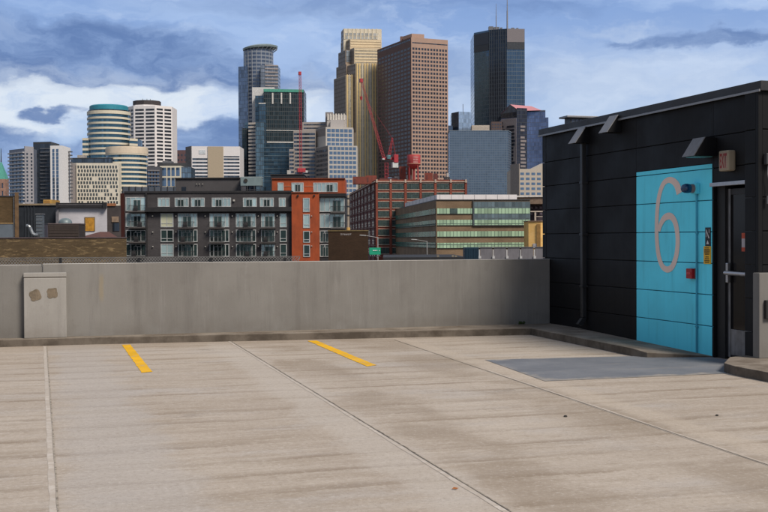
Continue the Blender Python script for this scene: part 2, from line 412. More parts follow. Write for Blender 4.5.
def wall_paint(name, col, var, rough=.5, dirt=(.02, .02, .02), dk=.3):
    m, t, b = newmat(name); g = t.n('ShaderNodeNewGeometry').outputs['Position']; p = t.sep(g)
    n = t.noise(g, 1.3, 5, .6); vs = t.noise(t.xyz(t.m('MULTIPLY', p[0], 6.), t.m('MULTIPLY', p[1], 6.), t.m('MULTIPLY', p[2], .5)), 1, 4, .6); f = t.noise(g, 60, 3, .7)
    c = t.mix(t.rng(n, .3, .7), mul(col, 1-var), mul(col, 1+var))
    c = t.mix(t.rng(vs, .5, .8, 0, dk), c, dirt)
    low = t.m('MULTIPLY', t.rng(p[2], .6, .0), t.rng(n, .35, .7)); c = t.mix(t.m('MULTIPLY', low, dk*1.1), c, dirt)
    setp(t, b, c, t.rng(n, .3, .7, rough-.08, rough+.1), 0, .2, bump=f, bstr=.18, bdist=.004); return m

M = dict(
    deck=deck_mat(), parapet=parapet_mat('parapet_concrete'), parapet2=parapet_mat('parapet_concrete_shaded', .88), pilaster=parapet_mat('pilaster_concrete', 1.38), cap=parapet_mat('parapet_top_sunlit', 1.9), pier=parapet_mat('pier_concrete', .95),
    curb=curb_mat(), black=wall_paint('black_wall_paint', (.0062, .0062, .0076), .25, .6, (.016, .015, .015), .35),
    teal=wall_paint('turquoise_wall_paint', (.125, .72, .92), .07, .55, (.05, .27, .33), .28),
    seam=plain('seam_shadow', (.006, .006, .007), .8), numeral=wall_paint('numeral_paint', (.74, .585, .52), .05, .6, (.3, .3, .3), .1),
    yellow=None)
def worn(name, col, under, lo=.60, hi=.78, rough=.7):
    m, t, b = newmat(name); oc = t.n('ShaderNodeNewGeometry').outputs['Position']
    n = t.noise(oc, 9, 6, .7); n2 = t.noise(oc, 2, 4, .6)
    c = t.mix(t.rng(n2, .3, .7), mul(col, .86), mul(col, 1.08)); c = t.mix(t.rng(n, lo, hi), c, under)
    setp(t, b, c, rough, 0, .3, bump=n, bstr=.2, bdist=.004); return m
M['yellow'] = worn('yellow_road_paint', (.78, .42, .004), (.40, .32, .2), .54, .66)
def patch_mat():
    m, t, b = newmat('grey_traffic_coating'); oc = t.n('ShaderNodeNewGeometry').outputs['Position']; p = t.sep(oc)
    n = t.noise(oc, 1.1, 5, .62); st = t.noise(t.xyz(t.m('MULTIPLY', p[0], .9), t.m('MULTIPLY', p[1], 2.5), 0.), 1, 5, .62); f = t.noise(oc, 70, 3, .7)
    c = t.mix(t.rng(n, .3, .7), (.13, .137, .155), (.19, .196, .212))
    c = t.mix(t.rng(st, .52, .72, 0, .55), c, (.26, .245, .235)); c = t.mix(t.rng(t.noise(oc, 6, 5, .7), .58, .75, 0, .5), c, (.10, .10, .105))
    c = t.mix(t.rng(f, .55, .75, 0, .3), c, (.07, .07, .075))
    edge = t.m('MINIMUM', t.m('SUBTRACT', p[0], 5.35), t.m('MINIMUM', t.m('MULTIPLY', t.m('SUBTRACT', p[1], 11.75), 1.4), t.m('MULTIPLY', t.m('SUBTRACT', 14.25, p[1]), 1.4)))
    wr = t.rng(t.m('ADD', edge, t.m('MULTIPLY', t.m('SUBTRACT', t.noise(oc, 3.5, 6, .7), .5), 1.3)), .34, -.02)
    c = t.mix(t.m('MULTIPLY', wr, .75), c, t.mix(n, (.33, .28, .225), (.40, .35, .29)))
    sp = t.rng(t.noise(oc, 14, 5, .75), .60, .68); c = t.mix(t.m('MULTIPLY', sp, .35), c, (.36, .32, .27))
    setp(t, b, c, .7, 0, .4, bump=f, bstr=.3, bdist=.005); return m
M['patch'] = patch_mat()
M['alu'] = plain('brushed_aluminium', (.42, .42, .44), .38, .8, .12, 6)
M['galv'] = plain('galvanised_sheet', (.15, .15, .16), .55, .3, .25, 5)
M['dkmetal'] = plain('dark_sheet_metal', (.05, .051, .056), .5, .2, .25, 3)
M['coping'] = plain('grey_coping_metal', (.026, .026, .029), .55, .1, .2, 2.5)
M['coping_lip'] = plain('light_coping_edge', (.24, .24, .25), .45, .4, .15, 4)

# ------------------------------------------------------------------ ground, deck, curbs
def gmat():
    m, t, b = newmat('city_ground'); oc = objco(t); n = t.noise(oc, .02, 5, .6); n2 = t.noise(oc, .15, 4)
    c = t.mix(t.rng(n, .35, .65), (.045, .045, .047), (.12, .11, .10)); c = t.mix(t.rng(n2, .5, .7, 0, .5), c, (.06, .075, .04)); setp(t, b, c, .9, 0, .2); return m
tag(MB().add([(-5000, -3000, G), (5000, -3000, G), (5000, 8000, G), (-5000, 8000, G)], [(0, 1, 2, 3)]).build('ground', gmat()), kind='structure')
XW, YP = 8.656, 18.55
tag(MB().box(-45, 16, -30, YP+.22, -.45, 0).build('deck', M['deck']), kind='structure')
tag(MB().box(-44.5, 15.5, -29.5, YP-.1, G, -.46).build('deck_base', plain('ramp_body_concrete', (.25, .24, .22), .9)), kind='structure')
def sheet(name, pts, z, mat): return MB().add([(p[0], p[1], z) for p in pts], [tuple(range(len(pts)))]).build(name, mat)
def joint(ax, ay, bx, by, w, z, mat, seed):
    rnd = random.Random(seed); mb = MB(); n = 160; L = []; Rr = []
    for i in range(n+1):
        f = i/n; x = ax+(bx-ax)*f; y = ay+(by-ay)*f; j = rnd.uniform(-.002, .002); k = w*rnd.uniform(.8, 1.15)
        L.append((x-k+j, y, z)); Rr.append((x+k+j, y, z))
    return mb.add(L+Rr, [(i, i+n+1, i+n+2, i+1) for i in range(n)]).build('deck_joint', mat)
jm = worn('joint_sealant', (.16, .132, .105), (.36, .31, .25), .36, .56, .9); jm2 = worn('pale_joint_edge', (.52, .465, .41), (.42, .36, .30), .35, .6, .9); jm3 = worn('faint_joint', (.29, .24, .19), (.38, .325, .265), .36, .52, .9)
def jx(y, x0, y0, s): return x0+(y-y0)*s
tag(joint(.107, 18.2, .02, -20, .024, .002, jm2, 1), kind='structure'); tag(joint(.134, 18.2, .047, -20, .0065, .0055, jm, 2), kind='structure')
tag(joint(jx(18.1, 2.926, 17.978, .0236)-.03, 18.1, jx(-20, 2.926, 17.978, .0236)-.03, -20, .02, .002, jm2, 3), kind='structure'); tag(joint(jx(18.1, 2.926, 17.978, .0236), 18.1, jx(-20, 2.926, 17.978, .0236), -20, .006, .0055, jm, 4), kind='structure')
tag(joint(jx(13, 5.207, 12.543, .0515), 13, jx(-20, 5.207, 12.543, .0515), -20, .026, .002, jm2, 5), kind='structure'); tag(joint(jx(16.8, 5.207, 12.543, .0515)+.02, 17.5, jx(-20, 5.207, 12.543, .0515)+.02, -20, .007, .0055, jm3, 6), kind='structure')
def stripe(pts, label):
    """a painted stripe with slightly ragged edges"""
    rnd = random.Random(label); A, B, C_, D_ = [Vector(p[:2]) for p in pts]; n = 40; L = []; Rr = []
    for i in range(n+1):
        f = i/n; l = A.lerp(D_, f); r_ = B.lerp(C_, f); w = (r_-l).normalized()
        L.append((*(l+w*rnd.uniform(-.006, .006)), .004)); Rr.append((*(r_+w*rnd.uniform(-.006, .006)), .004))
    o = MB().add(L+Rr, [(i, i+n+1, i+n+2, i+1) for i in range(n)]).build('parking_stripe', M['yellow'])
    return tag(o, label, 'parking stripe', 'yellow parking stripes on the deck')
stripe([(1.235, 18.03), (1.36, 18.03), (1.335, 14.2), (1.20, 14.12)], 'short yellow painted stripe on the deck nearer the concrete pilaster')
stripe([(4.09, 17.76), (4.235, 17.74), (4.12, 14.0), (3.965, 13.9)], 'longer yellow painted stripe in the middle of the deck, right of the other')
tag(sheet('coating_patch', [(5.667, 14.17), (7.9, 13.92), (8.66, 13.62), (8.66, 12.75), (7.75, 11.79), (5.445, 11.81)], .004, M['patch']), kind='structure')
# curb along the parapet, broad curb along the stair tower, curb right of the door
tag(MB().prism([(-45, 18.3), (.9, 18.27), (7.87, 17.62), (8.66, 17.55), (8.66, YP+.02), (-45, YP+.02)], -.02, .11).build('curb', M['curb'], bevel=.012), kind='structure')
tag(MB().prism([(7.87, 17.617), (7.735, 13.95), (7.82, 13.72), (8.66, 13.47), (8.66, 17.547)], -.02, .11, [.11, .11, .07, .02, .11]).build('curb', M['curb'], bevel=.012), kind='structure')
tag(MB().prism([(8.66, 12.68), (8.28, 12.50), (7.84, 11.95), (7.76, 11.6), (7.66, 4), (12, 4), (12, 12.68)], -.02, .11).build('curb', M['curb'], bevel=.012), kind='structure')

# ------------------------------------------------------------------ parapet wall and pilaster
pw = empty('parapet_wall', (4, YP, 0), 'long low grey concrete parapet wall along the edge of the parking deck', 'wall')
JX = .075
def lb(mb_args, name, mat, root, bevel=.01, label=None):
    l = root.location; x0, x1, y0, y1, z0, z1 = mb_args
    o = MB().box(x0-l.x, x1-l.x, y0-l.y, y1-l.y, z0-l.z, z1-l.z).build(name, mat, root, bevel)
    if label: o['label'] = label
    return o
lb((JX+.012, XW-.004, YP, YP+.2, .1, 1.235), 'panel', M['parapet'], pw)
lb((-45, JX-.012, YP+.01, YP+.21, .1, 1.222), 'panel', M['parapet2'], pw)  # left panel's shade put in as a darker concrete tone
lb((JX+.012, XW-.004, YP-.002, YP+.202, 1.2355, 1.247), 'cap', M['cap'], pw, .003)  # cap coloured paler so the top edge looks sunlit
lb((-45, JX-.012, YP+.008, YP+.212, 1.2225, 1.234), 'cap', M['cap'], pw, .003)
lb((JX-.011, JX+.011, YP+.03, YP+.19, .1, 1.20), 'joint_seal', plain('grey_sealant', (.2, .19, .18), .8), pw, 0)
pil = empty('concrete_pilaster', (.12, YP-.06, .11), 'pale grey concrete block with two round patches standing against the parapet wall', 'pilaster')
lb((-.195, .432, YP-.16, YP+.009, .11, 1.035), 'block', M['pilaster'], pil, .012)
lb((-.20, .437, YP-.165, YP+.009, 1.045, 1.115), 'top_course', M['pilaster'], pil, .012)
lb((-.19, .427, YP-.152, YP+.008, 1.034, 1.046), 'mortar_line', M['curb'], pil, 0)
pm = plain('patch_mortar', (.165, .13, .092), .95, 0, .3, 14, bump=.3)
for (px, py, rr, sd) in ((35.2, 295.3, .088, 1), (52.4, 293, .082, 2)):
    c = on_y(px, py, YP-.16); rnd = random.Random(sd+20); n = 22; vs = []
    for i in range(n):
        q = 2*math.pi*i/n; k = rr*(1+.12*math.cos(4*q+.6+sd)+rnd.uniform(-.05, .05)); vs.append((c.x+k*math.cos(q)-pil.location.x, YP-.166-pil.location.y, c.z+k*math.sin(q)-pil.location.z))
    vs2 = [(a, b+.012, c_) for a, b, c_ in vs]
    MB().add(vs+vs2, [tuple(range(n))]+[(i, (i+1) % n, (i+1) % n+n, i+n) for i in range(n)]).build('mortar_patch', pm, pil)
# small weed at the foot of the wall
wd = MB(); rnd = random.Random(5); wc = on_y(521, 323, YP-.05)
for i in range(16):
    q = rnd.uniform(0, 6.28); l = rnd.uniform(.015, .04); h = rnd.uniform(.02, .055); x = rnd.uniform(-.05, .05)
    wd.add([(x, 0, 0), (x+.012, .003, 0), (x+l*math.cos(q)+.02, l*math.sin(q)*.5-.02, h), (x+l*math.cos(q)*.6, l*math.sin(q)*.3-.02, h*1.1)], [(0, 1, 2, 3)])
tag(wd.build('weed', plain('weed_leaf', (.05, .085, .02), .7), None, loc=(wc.x, wc.y, .11)), 'tiny green weed growing at the foot of the parapet wall', 'weed')
lf = MB(); lp = on_z(455.5, 490, 0)
lf.add([(-.026, 0, .005), (-.006, .014, .012), (.026, .004, .006), (0, -.014, .004)], [(0, 1, 2, 3)])
tag(lf.build('fallen_leaf', plain('dry_leaf', (.30, .10, .02), .8), None, loc=(lp.x, lp.y, .004)), 'small dry orange leaf lying on the deck beside a joint', 'leaf')
for (px, py, w_, lab) in ((565.5, 417, .018, 'dark speck of debris on the deck below the grey coating'), (717, 416, .015, 'dark speck of debris on the deck far right below the door')):
    p = on_z(px, py, 0); mb = MB(); mb.lathe((0, 0, 0), [(w_, 0), (w_*.8, w_*.5), (w_*.2, w_*.7)], 9)
    tag(mb.build('debris', plain('dark_debris', (.03, .027, .024), .9), None, loc=(p.x, p.y, .004)), lab, 'debris')

# ------------------------------------------------------------------ stair tower (black painted block with turquoise field)
ST = empty('stair_tower', (XW, 15.5, 0), 'black panelled stair tower with turquoise door surround and big number 6', 'building')
o = ST.location
Y0, Y1, YD0, YD1, YT0, YT1 = 12.427, 18.86, 12.655, 13.435, 13.472, 15.50
ZT = 3.43; SP = .4235
def sbox(mb, x0, x1, y0, y1, z0, z1): mb.box(x0-o.x, x1-o.x, y0-o.y, y1-o.y, z0-o.z, z1-o.z)
core = MB(); sbox(core, XW+.03, 14, YD1+.02, Y1-.03, 0, ZT); sbox(core, XW+.45, 13.99, Y0+.03, YD1+.0199, 0, ZT-.002); sbox(core, XW+.03, XW+.449, Y0+.03, YD1+.0198, 2.31, ZT-.004)
core.build('core', M['seam'], ST)
zs = [0]+[.415+SP*i for i in range(8)]; zs[-1] = ZT
blk = MB(); tl = MB(); gap = .011
def courses(mb, ya, yb, za=0, zb=9, x=XW):
    for i in range(len(zs)-1):
        a, b = max(zs[i]+gap/2, za), min(zs[i+1]-gap/2, zb)
        if b-a > .02: sbox(mb, x, x+.06, ya, yb, a, b)
courses(blk, YT1, Y1-.16); courses(blk, Y1-.15, Y1)                  # left of the turquoise field
courses(blk, YT0, YT1, 2.60); courses(blk, YD1, YT0-.001)
courses(blk, YD0, YD1-.001, 2.33)                                       # above the door
courses(blk, Y0, YD0, 0, 9, XW-.05)                                   # pilaster right of the door
for i in range(len(zs)-1): sbox(blk, XW+.011, 14, Y0-.06, Y0-.001, zs[i]+gap/2, zs[i+1]-gap/2)
sbox(blk, XW-.05, XW+.0105, Y0-.06, Y0-.0005, 0, ZT)
for i in range(len(zs)-1): sbox(blk, XW+.061, 14, Y1-.06, Y1-.001, zs[i]+gap/2, zs[i+1]-gap/2)
blk.build('wall_panels', M['black'], ST, .006)
for i in range(len(zs)-1):
    a, b = zs[i]+gap/2, min(zs[i+1]-gap/2, 2.60-.004)
    if b-a > .02: sbox(tl, XW-.001, XW+.06, YT0, YT1-.001, max(a, 0.), b)
tl.build('turquoise_panels', M['teal'], ST, .006)
tb = MB(); sbox(tb, XW+.02, XW+.032, YT0+.001, YT1-.002, 0, 2.59); tb.build('turquoise_seams', plain('turquoise_seam', (.02, .14, .20), .7), ST)
# roof coping
cp = MB(); sbox(cp, XW-.05, 14.06, Y0-.11, Y1+.06, ZT+.0, ZT+.125); cp.build('coping', M['coping'], ST, .008)
cl_ = MB(); sbox(cl_, XW-.066, XW-.0505, Y0-.10, Y1+.05, ZT-.012, ZT+.018); cl_.build('coping_edge', M['coping_lip'], ST, .003)
# numeral 6 as a brushed stroke in the wall plane
def numeral():
    pts = [(679.5, 193.5, 5.6), (677.5, 186, 6), (673.5, 181.2, 5.4), (668.5, 180, 4.6), (663.5, 184, 4.4), (659.8, 194, 4.1), (657.7, 208, 4.0), (656.9, 225, 4.0), (657.2, 241, 4.1), (659, 256, 4.3), (662.5, 266, 4.6), (667.5, 269.5, 5.0),
           (672.5, 266.5, 4.8), (676.2, 257, 4.4), (677.9, 245, 4.3), (677.6, 233, 4.3), (675.5, 222.5, 4.8), (671.8, 216.8, 5.4), (667.5, 216.3, 5.6), (663.5, 219.5, 5.0), (660.6, 225.5, 3.8), (659.2, 231, 3.2)]
    W3 = [(on_x(x, y, XW), w) for x, y, w in pts]
    # Catmull-Rom through the points, offset in wall units (y narrow, z tall)
    P = [(Vector((-p.y, p.z)), w/2/77*1.05) for p, w in W3]
    S = []
    for i in range(len(P)-1):
        p0, p1, p2, p3 = P[max(i-1, 0)], P[i], P[i+1], P[min(i+2, len(P)-1)]
        for k in range(8):
            q = k/8
            f = lambda a, b, c, d_: .5*((2*b)+(c-a)*q+(2*a-5*b+4*c-d_)*q*q+(3*b-a-3*c+d_)*q**3)
            S.append((f(p0[0], p1[0], p2[0], p3[0]), p1[1]+(p2[1]-p1[1])*q))
    S.append(P[-1])
    vs = []
    for i, (p, w) in enumerate(S):
        a, b = S[max(i-1, 0)][0], S[min(i+1, len(S)-1)][0]; tg = (b-a)
        # the stroke keeps its width as drawn in the squeezed view of the letterform (narrow letter)
        n = Vector((-tg.y, tg.x)).normalized()
        n = Vector((n.x*1.9, n.y*1.3))
        for s in (-1, 1):
            q = p+n*w*s; vs.append((XW-.004-.000012*i-o.x, -q.x-o.y, q.y-o.z))
    n = len(S)
    return MB().add(vs, [(2*i, 2*i+1, 2*i+3, 2*i+2) for i in range(n-1)]).build('numeral', M['numeral'], ST)
numeral()
# door: recess, frame, leaf with glass, push bar, kick plate, notice
RX = XW+.10
fr = MB(); sbox(fr, XW-.02, RX+.06, YD0+.62, YD1-.002, 0, 2.28); 
fr.v = []; fr.f = []
sbox(fr, XW+.05, RX+.1, YD1-.19, YD1-.004, 0, 2.30); fr.build('door_jamb', plain('black_jamb', (.008, .008, .009), .6), ST, .004)
hd = MB(); sbox(hd, XW-.05, XW+.02, YD0+.002, YD1+.02, 2.285, 2.335); hd.build('door_header', M['alu'], ST, .004)
side = MB(); sbox(side, XW+.06, RX+.35, YD0-.2, YD0+.02, 0, 2.30); side.build('door_jamb', _mc['black_jamb'], ST, .004)
dr = MB(); yA, yB = YD0+.02, YD1-.19
sbox(dr, RX, RX+.045, yB-.055, yB, .03, 2.25); sbox(dr, RX, RX+.045, yA-.1, yA, .03, 2.25)
sbox(dr, RX+.001, RX+.044, yA, yB-.055, 2.17, 2.25); sbox(dr, RX+.001, RX+.044, yA, yB-.055, .03, .16)
door = dr.build('door', plain('door_dark_frame', (.030, .030, .033), .45, .3), ST, .004)
st = MB(); sbox(st, RX-.006, RX-.0005, yB-.052, yB-.002, .03, 2.25); st.build('door_edge', M['alu'], door, .002)
gl = MB(); sbox(gl, RX+.015, RX+.03, yA-.05, yB-.05, .14, 2.19)
def dglass():
    m, t, b = newmat('door_glass'); oc = objco(t); n = t.noise(oc, 3, 3)
    setp(t, b, t.mix(n, (.006, .006, .008), (.014, .012, .012)), .12, 0, .2); return m
gl.build('glass', dglass(), door)
kp = MB(); sbox(kp, RX-.008, RX-.0012, yA, yB-.07, .06, .40); kp.build('kick_plate', plain('scuffed_steel_plate', (.20, .195, .2), .5, .5, .3, 5), door, .002)
hb = MB()
hz = on_x(735, 273, RX).z
hb.tube((RX-.075-o.x, yB-.04-o.y, hz-o.z), (RX-.075-o.x, yA-.1-o.y, hz-.01-o.z), .028, n=12)
hdl = hb.build('handle', M['alu'], door, smooth=True)
hp = MB(); sbox(hp, RX-.05, RX-.007, yB-.062, yB-.01, hz-.13, hz+.13); hp.build('escutcheon', M['alu'], hdl, .008)
pr = MB(); sbox(pr, RX-.075, RX+.0, yB-.05, yB-.03, hz-.02, hz+.02); pr.build('bracket', M['alu'], hdl, .004)
na, nb = on_x(741, 233, RX), on_x(747.5, 251.5, RX)
nt = MB(); sbox(nt, RX+.010, RX+.0142, na.y-.25, na.y, nb.z, na.z); notice = nt.build('notice', plain('notice_paper', (.40, .36, .38), .8), door)
for a, b_ in ((.0, .3), (.78, 1.)):
    n2 = MB(); hgt = na.z-nb.z; sbox(n2, RX+.0085, RX+.0098, na.y-.249, na.y-.001, na.z-hgt*b_, na.z-hgt*a); n2.build('red_band', plain('notice_red', (.42, .07, .035), .7), notice)
# scuppers, downspout and roof vent
def wedge(mb, ya, yb, zt, zb, dt, db, thick=None):
    """sheet metal hood on the wall: shallow at the top (dt), deep at the bottom (db)"""
    mb.hexa([(XW-db-o.x, ya-o.y, zb-o.z), (XW+.0-o.x, ya-o.y, zb-o.z), (XW-o.x, yb-o.y, zb-o.z), (XW-db-o.x, yb-o.y, zb-o.z),
             (XW-dt-o.x, ya-o.y, zt-o.z), (XW-o.x, ya-o.y, zt-o.z), (XW-o.x, yb-o.y, zt-o.z), (XW-dt-o.x, yb-o.y, zt-o.z)])
def scupper(px0, px1, pyt, pyb, db, pipe):
    a = on_x(px0+2, pyt, XW); b_ = on_x(px1, pyb, XW)
    yb, ya = a.y-.0, b_.y
    zt = a.z; zb = zt-.30
    mb = MB(); wedge(mb, ya+.03, yb-.03, zt-.05, zb, .07, db-.004); s = mb.build('scupper', M['black'], ST, .004)
    fp = MB(); fp.hexa([(XW-db-.012-o.x, ya-o.y, zb-o.z), (XW-db-o.x, ya-o.y, zb-.004-o.z), (XW-db-o.x, yb-o.y, zb-.004-o.z), (XW-db-.012-o.x, yb-o.y, zb-o.z),
                        (XW-.08-o.x, ya-o.y, zt-.03-o.z), (XW-.068-o.x, ya-o.y, zt-.034-o.z), (XW-.068-o.x, yb-o.y, zt-.034-o.z), (XW-.08-o.x, yb-o.y, zt-.03-o.z)])
    fp.build('hood_plate', plain('lit_hood_plate', (.20, .20, .215), .5, .3, .2, 4), s)  # paler colour stands for the light on the sloping plate
    if pipe:
        yc = (ya+yb)/2; pp = MB(); sbox(pp, XW-.10, XW-.02, yc-.04, yc+.04, .30, zb+.02); pipe_o = pp.build('downspout', plain('downspout_grey', (.034, .034, .037), .45, .3), ST, .012)
        for z in (.8, 1.65, 2.5):
            k = MB(); sbox(k, XW-.107, XW-.001, yc-.055, yc+.055, z, z+.04); k.build('strap', _mc['downspout_grey'], pipe_o, .004)
        sh = MB(); sh.hexa([(XW-.18-o.x, yc-.04-o.y, .20-o.z), (XW-.10-o.x, yc-.04-o.y, .16-o.z), (XW-.10-o.x, yc+.04-o.y, .16-o.z), (XW-.18-o.x, yc+.04-o.y, .20-o.z),
                            (XW-.10-o.x, yc-.04-o.y, .299-o.z), (XW-.02-o.x, yc-.04-o.y, .299-o.z), (XW-.02-o.x, yc+.04-o.y, .299-o.z), (XW-.10-o.x, yc+.04-o.y, .299-o.z)]); sh.build('shoe', _mc['downspout_grey'], pipe_o, .004)
scupper(581, 590, 126, 142, .26, True)
scupper(612, 622.5, 114.5, 135.5, .26, False)
rv = empty('roof_vent', (XW+.42, 17.9, ZT+.125), 'low metal roof vent with flat overhanging lid on top of the black stair tower', 'vent')
va, vb = on_x(572, 120, XW+.35), on_x(590, 118, XW+.35)
def vbox(x0, x1, y0, y1, z0, z1, n, mt): return MB().box(x0-rv.location.x, x1-rv.location.x, y0-rv.location.y, y1-rv.location.y, z0-rv.location.z, z1-rv.location.z).build(n, mt, rv, .006)
yv = 18.45; la, lb2 = on_y(567.2, 116.9, yv), on_y(598, 116.9, yv); ba, bb = on_y(572, 120, yv), on_y(590, 120, yv); zl = on_y(582, 117.6, yv).z
vbox(ba.x, bb.x, yv+.06, yv+.30, ZT+.125, zl, 'curb_box', M['dkmetal'])
for k in range(3): vbox(ba.x+.02+.075*k, ba.x+.08+.075*k, yv+.053, yv+.059, zl-.13, zl-.02, 'louvre', plain('vent_sky_blue', (.05, .065, .10), .3, .3))  # bluish strips standing for sky showing through the vent openings
vbox(la.x, lb2.x, yv, yv+.34, zl+.001, zl+.035, 'lid', M['coping_lip'])
# ---- things fixed to the stair tower
def thing_at(name, p, label, cat): return empty(name, p, label, cat)
def rb(root, n, mt, x0, x1, y0, y1, z0, z1, bevel=.004, parent=None):
    l = root.location; return MB().box(x0-l.x, x1-l.x, y0-l.y, y1-l.y, z0-l.z, z1-l.z).build(n, mt, parent or root, bevel)
# wall lamp hood
a = on_x(706, 141, XW); c2 = on_x(719, 158, XW)
wl = thing_at('wall_lamp', (XW, (a.y+c2.y)/2, a.z-.15), 'black wedge shaped wall lamp with pale sloping face above the turquoise field', 'lamp')
l = wl.location; yb, ya = a.y+.03, a.y-.26; zt, zb = a.z+.03, a.z-.22
mb = MB(); mb.hexa([(XW-.34-l.x, ya-l.y, zb-l.z), (XW-l.x, ya-l.y, zb-l.z), (XW-l.x, yb-l.y, zb-l.z), (XW-.34-l.x, yb-l.y, zb-l.z), (XW-.17-l.x, ya-l.y, zt-l.z), (XW-l.x, ya-l.y, zt-l.z), (XW-l.x, yb-l.y, zt-l.z), (XW-.17-l.x, yb-l.y, zt-l.z)])
mb.build('housing', M['black'], wl, .006)
mb = MB(); mb.hexa([(XW-.352-l.x, ya-l.y, zb-l.z), (XW-.341-l.x, ya-l.y, zb-l.z), (XW-.341-l.x, yb-l.y, zb-l.z), (XW-.352-l.x, yb-l.y, zb-l.z), (XW-.182-l.x, ya-l.y, zt-l.z), (XW-.171-l.x, ya-l.y, zt-l.z), (XW-.171-l.x, yb-l.y, zt-l.z), (XW-.182-l.x, yb-l.y, zt-l.z)])
mb.build('sloping_face', M['galv'], wl)  # lighter metal than the housing, painting the slope as lit
rb(wl, 'lens', plain('lamp_lens', (.10, .28, .30), .3), XW-.31, XW-.05, ya+.03, yb-.03, zb-.012, zb-.001)
# exit sign
a = on_x(718.5, 151, XW-.11); b_ = on_x(728.5, 170.5, XW-.11)
es = thing_at('exit_sign', (XW, (a.y+b_.y)/2, (a.z+b_.z)/2), 'beige illuminated box sign reading EXIT in red above the door', 'sign')
rb(es, 'sign_box', plain('sign_beige', (.27, .22, .155), .6), XW-.11, XW-.001, b_.y, a.y, b_.z, a.z, .022)
rb(es, 'face', plain('sign_face', (.30, .21, .16), .6), XW-.113, XW-.1101, b_.y+.03, a.y-.03, b_.z+.03, a.z-.03, 0)
def text(body, name, mat, root, y_left, y_right, z0, z1, x, bold=0):
    """lettering on a face of constant x, read from the -x side (left is +y)"""
    cu_ = bpy.data.curves.new(name, 'FONT'); cu_.body = body; cu_.offset = bold; cu_.align_x = 'LEFT'; cu_.space_line = .9
    ob = bpy.data.objects.new(name, cu_); COL.objects.link(ob); bpy.context.view_layer.update()
    me = bpy.data.meshes.new_from_object(ob.evaluated_get(bpy.context.evaluated_depsgraph_get())); bpy.data.objects.remove(ob); bpy.data.curves.remove(cu_)
    xs = [v.co.x for v in me.vertices]; ys = [v.co.y for v in me.vertices]; x0, x1, w0, w1 = min(xs), max(xs), min(ys), max(ys); l = root.location
    for v in me.vertices:
        fx = (v.co.x-x0)/(x1-x0); fy = (v.co.y-w0)/(w1-w0); v.co = (x-l.x, y_left+(y_right-y_left)*fx-l.y, z0+(z1-z0)*fy-l.z)
    me.name = name; me.materials.clear(); me.materials.append(mat); o2 = bpy.data.objects.new(name, me); COL.objects.link(o2); o2.parent = root; return o2
text('EXIT', 'lettering', plain('exit_red', (.22, .02, .02), .5), es, a.y-.035, b_.y+.035, b_.z+.04, a.z-.04, XW-.1145, .02)
# emergency beacon with conduit down the wall
a = on_x(697, 188.5, XW)
be = thing_at('emergency_beacon', (XW, a.y, a.z), 'blue glass beacon light on a turquoise junction box beside the number 6', 'beacon')
rb(be, 'junction_box', M['teal'], XW-.06, XW-.0015, a.y-.075, a.y+.075, a.z-.075, a.z+.075, .008)
l = be.location
MB().tube((-.061, 0, 0), (-.115, 0, 0), .06, .06, 20).build('collar', plain('beacon_collar', (.22, .15, .15), .5), be, smooth=True)
mb = MB(); prof = [(.062, .0), (.066, .03), (.064, .07), (.05, .105), (.025, .122), (0.001, .127)]
mb.lathe((0, 0, 0), prof, 20); mb.v = [(-.116-z, x, y) for x, y, z in mb.v]
mdm, t_, b__ = newmat('blue_beacon_glass'); setp(t_, b__, t_.mix(t_.noise(objco(t_), 12, 3), (.004, .03, .09), (.01, .06, .15)), .12, 0, .6); mb.build('dome', mdm, be, smooth=True)
cd = MB(); cd.tube((-.02, -.02, -.075), (-.02, -.02, -a.z+.03), .0125, n=10); cnd = cd.build('conduit', plain('conduit_turquoise', (.045, .33, .47), .5), be, smooth=True)
for z in (-.62, -1.9):
    MB().box(-.03, -.002, -.045, .005, z, z+.02).build('clip', _mc['conduit_turquoise'], cnd, .003)
# fire alarm
a = on_x(693, 273.5, XW)
fa = thing_at('fire_alarm', (XW, a.y, a.z), 'small red fire alarm box on the turquoise field below the number 6', 'alarm')
rb(fa, 'body', plain('alarm_red', (.32, .012, .016), .4), XW-.065, XW-.0015, a.y-.07, a.y+.075, a.z-.07, a.z+.07, .008)
rb(fa, 'back_plate', plain('alarm_plate', (.10, .10, .11), .5), XW-.02, XW-.0013, a.y-.105, a.y-.0705, a.z-.075, a.z+.075, .004)
rb(fa, 'pull_bar', plain('alarm_bar', (.5, .04, .04), .4), XW-.075, XW-.0655, a.y-.05, a.y+.05, a.z-.012, a.z+.018, .003)
# two safety signs
a = on_x(705.8, 227.5, XW); b_ = on_x(711, 246, XW)
bs = thing_at('stair_sign', (XW, (a.y+b_.y)/2, (a.z+b_.z)/2), 'narrow black sign with white slanting stair symbol above the yellow notice', 'sign')
rb(bs, 'plate', plain('sign_black', (.012, .012, .013), .5), XW-.010, XW-.0015, b_.y, a.y, b_.z, a.z, 0)
mb = MB(); l = bs.location; w_ = a.y-b_.y; h_ = a.z-b_.z
def wp(u, v): return (XW-.0125-l.x, a.y-u*w_-l.y, a.z-v*h_-l.z)
mb.add([wp(.12, .12), wp(.30, .12), wp(.86, .58), wp(.68, .58)], [(0, 1, 2, 3)]); mb.add([wp(.14, .2), wp(.26, .2), wp(.26, .52), wp(.14, .52)], [(0, 1, 2, 3)]); mb.add([wp(.74, .1), wp(.84, .1), wp(.84, .3), wp(.74, .3)], [(0, 1, 2, 3)])
mb.add([wp(.5, .68), wp(.76, .9), wp(.24, .9)], [(0, 1, 2)])
mb.build('symbol', plain('sign_white', (.5, .48, .49), .6), bs)
a2 = on_x(704.3, 246.2, XW); b2 = on_x(711.4, 264, XW)
